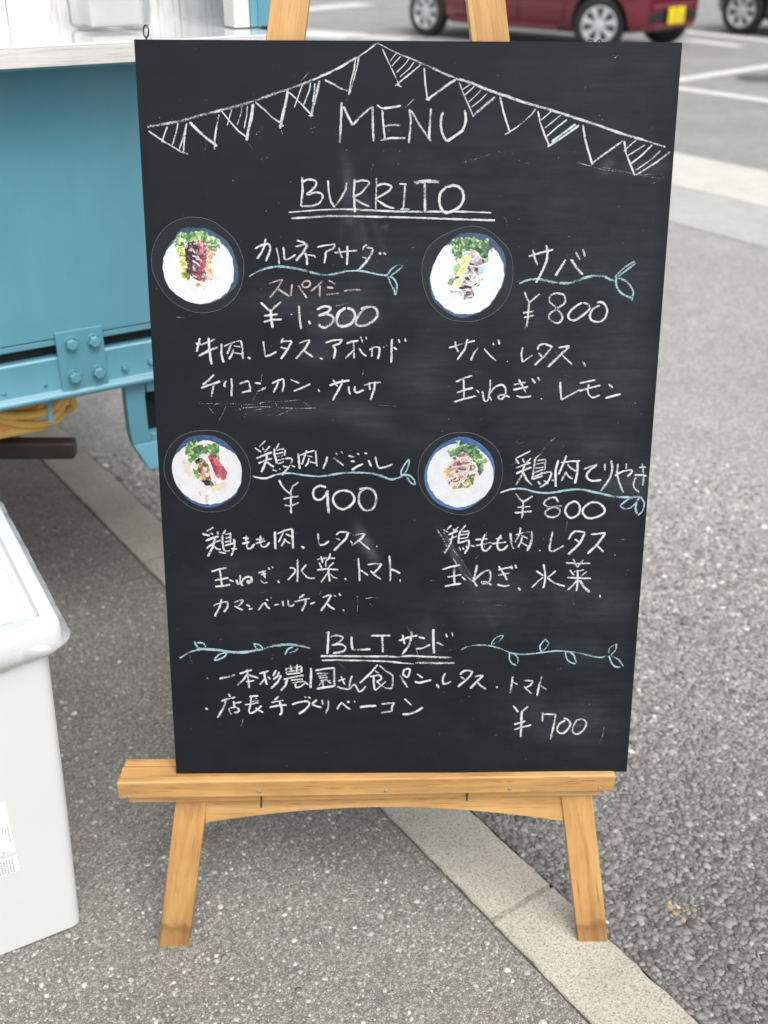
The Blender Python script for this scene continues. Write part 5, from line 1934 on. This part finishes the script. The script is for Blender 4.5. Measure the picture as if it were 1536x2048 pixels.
DISCS['a'] = dict(c=(-.2420, .6579), kx=.07511e-3, ky=.07362e-3, size=(1536, 1613), label='laminated round photo of dark meat and avocado on a tortilla, upper left of the board', plate=(58, 82, 112),
  lam=[(730, 52), (900, 70), (1060, 130), (1190, 225), (1300, 320), (1390, 440), (1450, 590), (1485, 720), (1480, 900), (1440, 1080), (1350, 1260), (1220, 1390), (1060, 1480), (850, 1525), (650, 1500), (450, 1410), (280, 1270), (160, 1080), (80, 880), (72, 720), (100, 540), (180, 370), (300, 220), (450, 120), (600, 65)],
  edge=[(560, 235), (620, 215), (780, 215), (930, 225), (1080, 300), (1220, 400), (1310, 530), (1360, 680), (1392, 840), (1390, 1000), (1340, 1120), (1240, 1210), (1100, 1310), (900, 1385), (740, 1380), (590, 1340), (430, 1240), (320, 1130), (265, 1000), (235, 830), (250, 690), (300, 570), (380, 440), (450, 370), (480, 300)],
  layers=[('flat', [(450, 420), (520, 370), (700, 330), (950, 360), (1140, 440), (1240, 540), (1310, 680), (1335, 850), (1310, 1020), (1230, 1180), (1100, 1290), (930, 1365), (760, 1382), (600, 1345), (430, 1245), (320, 1130), (262, 1000), (238, 830), (262, 660), (340, 520)], WARMW, 14, .10),
   ('cells', [(430, 450), (460, 350), (520, 290), (640, 280), (760, 265), (870, 280), (960, 255), (970, 330), (1140, 380), (1135, 450), (1095, 520), (1080, 590), (1010, 590), (940, 520), (820, 470), (700, 440), (600, 480), (480, 530)], [(95, 140, 95), (150, 190, 115), (70, 110, 75), (190, 215, 150), (115, 160, 110), (220, 235, 200)], 42, 60, 21),
   ('cells', [(470, 520), (590, 480), (640, 560), (620, 800), (650, 1000), (600, 1020), (540, 980), (500, 850), (510, 700)], [(212, 212, 110), (180, 182, 90), (222, 226, 150), (130, 125, 60)], 55, 30, 31),
   ('cells', [(880, 540), (950, 520), (1060, 620), (990, 700), (1040, 900), (1010, 990), (890, 1010), (880, 800)], [(238, 222, 200), (235, 190, 160), (240, 235, 210), (225, 150, 120)], 45, 40, 41),
   ('cells', [(600, 480), (700, 420), (830, 440), (860, 600), (840, 900), (800, 1030), (700, 980), (620, 900), (590, 700)], [(58, 38, 48), (80, 52, 62), (45, 30, 38), (120, 85, 98), (200, 170, 182)], 36, 30, 51),
   ('cells', [(780, 400), (890, 420), (930, 560), (920, 720), (880, 860), (915, 960), (870, 1040), (790, 1030), (740, 930), (800, 800), (810, 600)], [(165, 85, 100), (200, 118, 128), (125, 48, 65), (215, 150, 160), (150, 70, 90)], 40, 30, 61),
   ('strand', [(710, 640), (760, 660), (800, 690)], 14, (215, 190, 200)), ('strand', [(710, 720), (760, 750), (800, 790)], 14, (220, 195, 205)),
   ('strand', [(640, 1010), (720, 1020), (760, 1040)], 9, (236, 225, 190)),
   ('cells', [(720, 1050), (800, 1045), (810, 1090), (750, 1120)], [(225, 165, 110), (215, 130, 80)], 30, 20, 71),
   ('cells', [(830, 1090), (890, 1110), (880, 1170), (830, 1150)], [(225, 228, 190), (205, 215, 160)], 30, 20, 81)])
DISCS['b'] = dict(c=(.0719, .6490), kx=.07374e-3, ky=.07225e-3, size=(1536, 1654), label='laminated round photo of lemon slices and fish on a tortilla, upper right of the board', plate=(60, 84, 120),
  lam=[(790, 55), (930, 75), (1080, 140), (1230, 260), (1370, 400), (1440, 570), (1462, 760), (1450, 980), (1390, 1180), (1270, 1350), (1110, 1470), (880, 1560), (680, 1560), (480, 1530), (300, 1420), (170, 1270), (80, 1080), (35, 880), (25, 700), (60, 520), (140, 370), (270, 250), (440, 160), (620, 90)],
  edge=[(620, 175), (760, 162), (900, 175), (1060, 215), (1200, 330), (1310, 480), (1345, 640), (1335, 860), (1290, 1020), (1200, 1180), (1100, 1320), (950, 1420), (820, 1470), (680, 1505), (540, 1470), (400, 1390), (270, 1290), (200, 1180), (160, 1020), (150, 860), (200, 670), (290, 480), (380, 370), (500, 260)],
  layers=[('flat', [(460, 330), (600, 240), (760, 235), (960, 290), (1110, 370), (1220, 480), (1300, 640), (1330, 830), (1280, 1010), (1190, 1170), (1100, 1310), (950, 1405), (830, 1445), (580, 1440), (400, 1340), (250, 1200), (190, 1050), (152, 880), (200, 690), (290, 500), (370, 380)], (226, 232, 240), 14, .08),
   ('cells', [(465, 330), (520, 250), (640, 235), (760, 250), (860, 235), (900, 300), (1040, 260), (1060, 320), (1130, 400), (1070, 480), (1060, 560), (1080, 630), (1000, 620), (930, 560), (860, 480), (740, 450), (620, 520), (590, 620), (520, 540), (490, 430)], [(85, 125, 85), (120, 160, 110), (55, 80, 60), (165, 195, 140), (75, 105, 70)], 58, 60, 22),
   ('cells', [(600, 540), (820, 440), (900, 470), (1020, 620), (1040, 700), (980, 820), (980, 930), (900, 1030), (800, 1050), (620, 1020), (560, 900), (540, 780)], [(222, 218, 225), (150, 140, 145), (235, 228, 222), (75, 70, 78), (205, 185, 180), (190, 180, 190)], 62, 50, 32),
   ('flat', [(700, 860), (780, 840), (800, 900), (720, 905)], (65, 62, 66), 20, .3), ('flat', [(610, 1020), (700, 985), (820, 1000), (820, 1035), (640, 1050)], (60, 58, 62), 20, .3),
   ('flat', [(850, 960), (920, 950), (900, 1010), (850, 1020)], (85, 90, 95), 15, .3),
   ('flat', [(930, 700), (1000, 665), (1030, 700), (990, 800), (940, 840), (915, 790)], (178, 205, 225), 12, .1),
   ('cells', [(510, 700), (610, 650), (640, 700), (560, 760), (530, 850)], [(150, 195, 120), (185, 215, 150)], 30, 20, 33),
   ('cells', [(425, 950), (500, 855), (560, 880), (500, 990), (450, 980)], [(110, 150, 95), (140, 180, 115), (90, 125, 80)], 28, 20, 34),
   ('flat', [(595, 620), (640, 540), (720, 500), (790, 510), (810, 570), (770, 640), (690, 670), (620, 655)], (228, 228, 180), 10, .12), ('flat', [(640, 600), (700, 550), (770, 555), (750, 620), (680, 640)], (205, 212, 130), 12, .15),
   ('flat', [(560, 800), (640, 700), (740, 665), (750, 700), (700, 790), (620, 840), (560, 850)], (232, 222, 160), 10, .12), ('flat', [(600, 790), (660, 720), (720, 700), (690, 770), (630, 810)], (225, 205, 110), 12, .15),
   ('flat', [(510, 980), (570, 880), (670, 855), (700, 880), (660, 970), (590, 1050), (520, 1060)], (228, 230, 188), 10, .12), ('flat', [(560, 970), (620, 900), (660, 900), (620, 980), (560, 1020)], (212, 218, 150), 12, .15),
   ('strand', [(700, 840), (800, 810), (920, 840), (960, 900), (920, 960), (830, 1030)], 10, (236, 228, 214)), ('strand', [(760, 840), (800, 890), (840, 900), (900, 880)], 9, (236, 228, 214)),
   ('strand', [(770, 670), (900, 690), (1010, 650)], 10, (240, 236, 232)), ('strand', [(690, 960), (800, 980), (860, 960)], 9, (240, 236, 232)),
   ('cells', [(465, 1035), (560, 1070), (650, 1070), (820, 1040), (860, 1130), (850, 1190), (700, 1190), (620, 1110), (500, 1110)], [(165, 145, 150), (205, 195, 205), (110, 88, 90), (225, 220, 228)], 40, 30, 35),
   ('cells', [(690, 1170), (740, 1170), (720, 1225), (690, 1210)], [(130, 165, 130), (90, 130, 90)], 25, 10, 36)])
DISCS['c'] = dict(c=(-.2390, .4134), kx=.07337e-3, ky=.07594e-3, size=(1536, 1494), label='laminated round photo of tomato and greens on a tortilla, lower left of the board', plate=(62, 88, 135),
  lam=[(740, 60), (900, 72), (1060, 120), (1200, 210), (1310, 330), (1390, 460), (1450, 620), (1462, 780), (1430, 960), (1350, 1130), (1220, 1270), (1060, 1370), (860, 1415), (660, 1410), (460, 1350), (300, 1240), (160, 1080), (70, 920), (25, 740), (40, 570), (100, 400), (210, 250), (350, 150), (520, 85)],
  edge=[(620, 145), (780, 142), (930, 180), (1080, 270), (1190, 390), (1250, 500), (1310, 640), (1318, 800), (1285, 960), (1210, 1120), (1110, 1200), (950, 1290), (800, 1340), (640, 1330), (480, 1270), (370, 1180), (260, 1030), (190, 880), (158, 700), (180, 560), (240, 420), (330, 290), (460, 180)],
  layers=[('flat', [(640, 250), (700, 218), (850, 240), (970, 310), (1110, 380), (1220, 460), (1290, 580), (1318, 740), (1290, 930), (1215, 1080), (1110, 1180), (960, 1260), (780, 1292), (600, 1270), (460, 1210), (330, 1110), (230, 980), (180, 850), (158, 700), (175, 560), (230, 460), (340, 370), (460, 290)], (226, 226, 230), 14, .12),
   ('flat', [(340, 560), (420, 520), (480, 700), (520, 860), (460, 800), (360, 720)], (220, 212, 196), 60, .1), ('flat', [(800, 960), (1050, 900), (1080, 940), (900, 1090), (830, 1080)], (228, 214, 184), 60, .1),
   ('cells', [(390, 400), (450, 280), (520, 250), (570, 180), (620, 260), (680, 320), (820, 280), (970, 290), (950, 400), (960, 560), (880, 520), (760, 440), (640, 460), (600, 520), (520, 560), (470, 640), (430, 600), (450, 520), (390, 450)], [(105, 150, 90), (150, 185, 110), (70, 105, 75), (185, 210, 150), (90, 125, 80)], 58, 60, 23),
   ('cells', [(500, 700), (560, 700), (620, 780), (600, 860), (540, 840)], [(150, 190, 95), (105, 145, 75)], 40, 30, 24),
   ('cells', [(540, 560), (640, 520), (720, 540), (800, 760), (850, 930), (760, 980), (640, 900), (580, 780)], [(222, 198, 176), (175, 130, 110), (205, 200, 130), (95, 75, 60), (205, 160, 145), (130, 120, 70)], 45, 35, 25),
   ('flat', [(545, 560), (600, 510), (640, 530), (610, 570), (550, 590)], (40, 36, 40), 20, .2), ('flat', [(640, 890), (720, 875), (790, 890), (770, 960), (710, 980), (680, 920)], (62, 42, 46), 20, .2),
   ('cells', [(770, 920), (880, 900), (870, 970), (780, 980)], [(90, 130, 110), (60, 90, 80)], 30, 20, 26),
   ('cells', [(760, 500), (800, 450), (870, 470), (930, 560), (1020, 660), (1075, 760), (1060, 850), (1000, 890), (900, 850), (850, 760), (820, 620)], [(172, 70, 84), (185, 85, 98), (150, 55, 68), (195, 105, 115)], 85, 25, 27),
   ('flat', [(880, 840), (960, 850), (990, 900), (950, 935), (900, 920)], (238, 232, 226), 14, .08),
   ('flat', [(630, 470), (700, 435), (740, 520), (780, 580), (760, 610), (690, 540)], (222, 222, 234), 16, .1),
   ('strand', [(760, 580), (790, 680), (810, 840), (860, 960)], 12, (236, 234, 240)), ('strand', [(790, 580), (830, 700), (870, 820)], 9, (230, 222, 230)),
   ('strand', [(600, 1090), (610, 1130)], 12, (208, 180, 158)), ('strand', [(715, 1150), (705, 1240)], 20, (212, 188, 164))])
DISCS['d'] = dict(c=(.0693, .4125), kx=.07372e-3, ky=.07614e-3, size=(1536, 1494), label='laminated round photo of shredded chicken and greens on a tortilla, lower right of the board', plate=(72, 108, 165),
  lam=[(640, 85), (800, 80), (950, 100), (1110, 170), (1260, 270), (1370, 400), (1430, 560), (1448, 760), (1420, 950), (1340, 1130), (1210, 1280), (1050, 1390), (850, 1450), (660, 1440), (460, 1370), (290, 1270), (160, 1120), (80, 960), (42, 800), (50, 640), (110, 450), (220, 300), (350, 200), (500, 120)],
  edge=[(700, 155), (860, 170), (1020, 240), (1150, 340), (1250, 460), (1305, 600), (1315, 760), (1290, 930), (1220, 1080), (1100, 1200), (960, 1300), (800, 1365), (640, 1360), (460, 1300), (320, 1210), (210, 1060), (155, 900), (150, 760), (180, 620), (250, 480), (340, 350), (480, 250), (600, 190)],
  layers=[('flat', [(560, 285), (680, 262), (900, 300), (1060, 370), (1160, 450), (1240, 570), (1290, 700), (1300, 860), (1250, 1020), (1150, 1150), (1010, 1250), (850, 1315), (690, 1330), (500, 1260), (350, 1150), (250, 1010), (200, 870), (192, 740), (240, 570), (330, 430), (440, 340)], (226, 228, 232), 14, .10),
   ('cells', [(530, 390), (600, 370), (700, 330), (640, 200), (740, 220), (800, 270), (900, 290), (1000, 300), (1010, 360), (1080, 430), (1120, 520), (1200, 540), (1190, 590), (1110, 600), (1130, 680), (1090, 800), (1020, 720), (1000, 600), (900, 500), (780, 420), (640, 510), (560, 460)], [(90, 130, 90), (130, 170, 110), (60, 95, 65), (175, 205, 140), (105, 150, 100)], 55, 55, 28),
   ('cells', [(480, 680), (560, 640), (620, 720), (520, 860), (480, 780)], [(225, 200, 140), (210, 180, 110), (232, 218, 180)], 45, 30, 29),
   ('cells', [(850, 780), (1000, 760), (950, 950), (860, 1000), (620, 1010), (640, 960), (800, 930)], [(150, 155, 95), (110, 115, 75), (215, 210, 170), (95, 120, 75), (190, 170, 120)], 40, 30, 30),
   ('cells', [(700, 470), (770, 385), (830, 440), (930, 540), (950, 620), (890, 740), (830, 860), (760, 960), (560, 960), (500, 860), (600, 740), (540, 660), (620, 540)], [(215, 180, 178), (165, 120, 122), (232, 208, 200), (105, 78, 80), (200, 150, 155), (185, 150, 140)], 48, 45, 37)] +
   [('strand', P_, w_, (236, 222, 212)) for P_, w_ in (([(540, 640), (640, 560), (760, 500), (860, 520), (930, 580)], 10), ([(600, 660), (720, 640), (850, 620), (930, 600)], 9), ([(700, 700), (820, 720), (900, 650)], 9), ([(640, 800), (700, 760), (830, 740), (890, 690)], 8), ([(620, 850), (680, 800), (690, 860), (620, 880)], 9), ([(560, 880), (680, 920), (800, 830), (880, 750)], 9), ([(700, 980), (760, 900), (860, 830)], 9), ([(770, 900), (830, 960)], 10), ([(900, 770), (1000, 740), (1020, 660), (970, 600)], 12), ([(560, 640), (600, 600), (610, 650)], 8))] +
   [('strand', [(900, 700), (960, 690), (985, 650), (960, 630)], 14, (165, 140, 100)), ('strand', [(740, 590), (830, 590), (900, 570)], 8, (110, 88, 84))])
def disc(key):
    S = DISCS[key]
    Mx = BF @ Matrix.Translation((S['c'][0], S['c'][1], 0))
    def loc(u, v): return ((u-S['size'][0]/2)*S['kx'], -(v-S['size'][1]/2)*S['ky'])
    rt = root('laminated_photo', S['label'], 'photo', Mx, 'round food photos on the board')
    # film
    P = [np.array(loc(*q)) for q in S['lam']]; P = catmull(P+[P[0]])[:-1]
    bm = bmesh.new()
    lo = [bm.verts.new((p[0], p[1], .0004)) for p in P]; hi = [bm.verts.new((p[0], p[1], .0010)) for p in P]
    bm.faces.new(hi)
    f = fin('laminate_film', bm, M['laminate'], rt)
    bm = bmesh.new()
    n = len(P)
    ri = [bm.verts.new((p[0]*.992, p[1]*.992, .00105)) for p in P]; ro = [bm.verts.new((p[0], p[1], .00105)) for p in P]; rd = [bm.verts.new((p[0]*1.001, p[1]*1.001, .0003)) for p in P]
    for k in range(n):
        bm.faces.new((ri[k], ro[k], ro[(k+1) % n], ri[(k+1) % n])); bm.faces.new((ro[k], rd[k], rd[(k+1) % n], ro[(k+1) % n]))
    fin('laminate_edge', bm, M['lam_edge'], rt)
    # print: polar grid clipped to the paper outline
    E = [np.array(q, float) for q in S['edge']]; E = catmull(E+[E[0]])[:-1]; E = np.array(E)
    cx, cy = E.mean(0); NA, NR = 440, 120
    ang = np.arctan2(E[:, 1]-cy, E[:, 0]-cx); rad = np.hypot(E[:, 0]-cx, E[:, 1]-cy); o_ = np.argsort(ang)
    A = np.linspace(-math.pi, math.pi, NA, endpoint=False)
    Rr = np.interp(A, ang[o_], rad[o_], period=2*math.pi)
    T_ = np.linspace(.004, 1, NR)[:, None]
    U = cx+np.cos(A)[None]*Rr[None]*T_; Vv = cy+np.sin(A)[None]*Rr[None]*T_
    C = paint(U, Vv, S)*.92
    X = (U-S['size'][0]/2)*S['kx']; Y = -(Vv-S['size'][1]/2)*S['ky']
    me = bpy.data.meshes.new('photo_print')
    V = np.stack([X, Y, np.full_like(X, .00065)], 2).reshape(-1, 3)
    I = np.arange(NR-1)[:, None]*NA+np.arange(NA)[None]; J = np.arange(NR-1)[:, None]*NA+(np.arange(NA)[None]+1) % NA
    F = np.stack([I, I+NA, J+NA, J], 2).reshape(-1, 4)[:, ::-1]
    me.from_pydata(V.tolist(), [], F.tolist())
    at = me.color_attributes.new('tint', 'FLOAT_COLOR', 'POINT')
    at.data.foreach_set('color', np.concatenate([C.reshape(-1, 3), np.ones((NR*NA, 1))], 1).astype(np.float32).ravel())
    me.materials.append(M['print'])
    o = bpy.data.objects.new('photo_print', me); COL.objects.link(o); o.parent = rt
    if (me.polygons[10].normal.z < 0): me.flip_normals()
for k in 'abcd': disc(k)

# ================================================================== CARS IN THE CAR PARK
def make_car(label, rear, heading, paint, steer, plate=True):
    h = Vector((heading[0], heading[1], 0)).normalized(); az = math.atan2(h.y, h.x)
    left = Vector((-h.y, h.x, 0))
    org = Vector((rear[0], rear[1], 0))+left*.70
    car = root('parked_car', label, 'car', Matrix.Translation(org) @ Matrix.Rotation(az, 4, 'Z'))
    x0, x1 = -.46, 2.94; xc = (x0+x1)/2; hl = (x1-x0)/2
    def shape(stations, prof, name, mat, widthf, topf=None, smooth=True):
        bm = bmesh.new(); R = []
        for x in stations:
            w = widthf(x); ring = []
            pr = prof(x)
            for y, z in pr: ring.append((x, y*w, z))
            for y, z in pr[::-1]: ring.append((x, -y*w, z))
            R.append(ring)
        V = [[bm.verts.new(p) for p in r] for r in R]
        n = len(V[0])
        for A, B in zip(V[:-1], V[1:]):
            for k in range(n): bm.faces.new((A[k], A[(k+1) % n], B[(k+1) % n], B[k]))
        bm.faces.new(V[0][::-1]); bm.faces.new(V[-1])
        return bm
    st = [x0, x0+.03, x0+.10, x0+.22]+[x0+.34+i*.16 for i in range(17)]+[x1-.22, x1-.10, x1-.035, x1]
    def wf(x):
        u = abs(x-xc)/hl; return 1-.30*u**9-.02*u**2
    def prof(x):
        u = max(0, (x-(x1-.75))/.75); zt = .90-.10*ss(0, 1, u)-.10*ss(.85, 1, u)
        d = abs(x-xc)/hl; zb = .17+.06*d**6
        return [(.0, zb), (.60, zb), (.70, zb+.05), (.735, zb+.12), (.738, .42), (.742, .60), (.735, .72), (.70, zt-.05), (.62, zt), (0, zt+.02)]
    bm = shape(st, prof, 'car_body', paint, wf)
    body = fin('car_body', bm, [paint, M['black']], car, smooth=True)
    # wheel openings
    for wx in (0, 2.45):
        cb = bmesh.new(); lathe_pts = [(.325, -1.0), (.325, -.42)]
        rg = lathe(cb, lathe_pts, 40); cb.faces.new(rg[0]); cb.faces.new(rg[1][::-1])
        cut = fin('cutter', cb, M['black'], car, local=Matrix.Translation((wx, 0, .285)))
        cb2 = bmesh.new(); rg = lathe(cb2, [(.325, 1.0), (.325, .42)], 40); cb2.faces.new(rg[0]); cb2.faces.new(rg[1][::-1])
        cut2 = fin('cutter', cb2, M['black'], car, local=Matrix.Translation((wx, 0, .285)))
        for c in (cut, cut2):
            md = body.modifiers.new('cut', 'BOOLEAN'); md.object = c; md.operation = 'DIFFERENCE'; md.solver = 'EXACT'
    bpy.context.view_layer.update()
    dg = bpy.context.evaluated_depsgraph_get()
    nm = bpy.data.meshes.new_from_object(body.evaluated_get(dg))
    body.modifiers.clear(); body.data = nm
    for o in [o for o in bpy.data.objects if o.name.startswith('cutter')]: bpy.data.objects.remove(o, do_unlink=True)
    # cabin
    cst = [.02, .12, .5, 1.0, 1.5, 1.75, 2.25]
    def cprof(x):
        t = 1.50 if .1 < x < 1.8 else .93
        if x <= .02: t = 1.35
        if x >= 2.2: t = .905
        if x >= 1.7 and x < 2.2: t = 1.46
        return [(0, .87), (.66, .87), (.67, .92), (.60+.03*(t < 1.2), max(.93, t-.12)), (.52, t-.02), (0, t)]
    bm = shape(cst, cprof, 'cabin', M['glass_dark'], lambda x: 1)
    cab = fin('cabin_glass', bm, M['glass_dark'], body, smooth=True)
    bm = shape([.05, .15, 1.0, 1.72, 1.80], lambda x: [(0, 1.47), (.50, 1.465), (.52, 1.49), (.49, 1.515), (0, 1.53)], 'r', paint, lambda x: 1)
    fin('roof', bm, paint, body, smooth=True)
    for s in (-1, 1):
        for xp, w in ((.06, .10), (.98, .07)):
            bm = bmesh.new()
            vs = [bm.verts.new((x, s*y, z)) for x, y, z in ((xp, .675, .90), (xp+w, .675, .90), (xp+w, .535, 1.48), (xp, .535, 1.48), (xp, .66, .90), (xp+w, .66, .90), (xp+w, .52, 1.48), (xp, .52, 1.48))]
            for f in ((0, 1, 2, 3), (7, 6, 5, 4), (0, 4, 5, 1), (1, 5, 6, 2), (2, 6, 7, 3), (3, 7, 4, 0)): bm.faces.new([vs[i] for i in f])
            fin('pillar', bm, paint, body)
    for s in (-1, 1):
        bm = bmesh.new(); bx(bm, .42, 1.95, s*.742-.004, s*.742+.004, .195, .26); fin('side_sill', bm, paint, body, bevel=.01)
        for xd in (.62, 1.40, 2.02):
            bm = bmesh.new(); bx(bm, xd, xd+.006, s*.7425-.002, s*.7425+.002, .27, .74); fin('door_gap', bm, M['black'], body)
    wheel(car, 0, -.665, .278, .155, 0, -1); wheel(car, 2.45, -.665, .278, .155, steer, -1)
    wheel(car, 0, .665, .278, .155, 0, 1); wheel(car, 2.45, .665, .278, .155, steer, 1)
    # front: lower opening, lip, lamps, plate
    bm = bmesh.new(); bx(bm, x1-.06, x1+.004, -.50, .50, .30, .40); fin('lower_grille', bm, M['black'], body, bevel=.012)
    bm = bmesh.new(); prism(bm, [(x1-.05, .235), (x1+.030, .255), (x1+.034, .285), (x1-.02, .298)], 1, -.40, .40); fin('bumper_lip', bm, paint, body, bevel=.010, seg=3)
    bm = bmesh.new(); prism(bm, [(x1-.05, .402), (x1+.020, .412), (x1+.024, .470), (x1-.05, .500)], 1, -.42, .42); fin('bumper_bar', bm, paint, body, bevel=.012, seg=3)
    for s in (-1, 1):
        bm = bmesh.new(); bx(bm, x1-.30, x1-.04, s*.50-.12, s*.50+.12, .60, .74); fin('headlight', bm, M['lamp'], body, bevel=.03, seg=3)
        bm = bmesh.new(); bx(bm, x0-.01, x0+.05, s*.58-.06, s*.58+.06, .62, .80); fin('tail_light', bm, M['orange_dot'], body, bevel=.02)
    for nm_, xx, sg in (('number_plate', x1+.040, 1), ('number_plate', x0-.012, -1)):
        bm = bmesh.new(); bx(bm, xx-.004, xx+.004, -.165, .165, .285, .450); pt = fin(nm_, bm, M['plate_y'], body, bevel=.004)
        xo = xx+sg*.0045
        for (a, b, c, d) in ((-.05, -.02, .415, .435), (.0, .03, .415, .435), (-.09, -.05, .31, .39), (-.035, .0, .31, .39), (.03, .065, .31, .39), (.08, .12, .31, .39), (-.135, -.115, .33, .35)):
            bm = bmesh.new()
            for k, (p, q, r_, s_) in enumerate(((a, b, d-.006, d), (b-.008, b, c, d), (a, b, c, c+.006))):
                f = [bm.verts.new((xo+.0004*k*sg, y, z)) for y, z in ((p, r_), (q, r_), (q, s_), (p, s_))]; bm.faces.new(f)
            fin('plate_mark', bm, M['plate_k'], pt)
    return car
make_car('dark red small car with silver wheel covers and yellow plate', (0.66, 13.30), (.7114, -.7028), M['red'], math.radians(28))
make_car('dark navy car parked to the right behind the red one', (4.62, 13.75), (.7114, -.7028), M['navy'], 0)
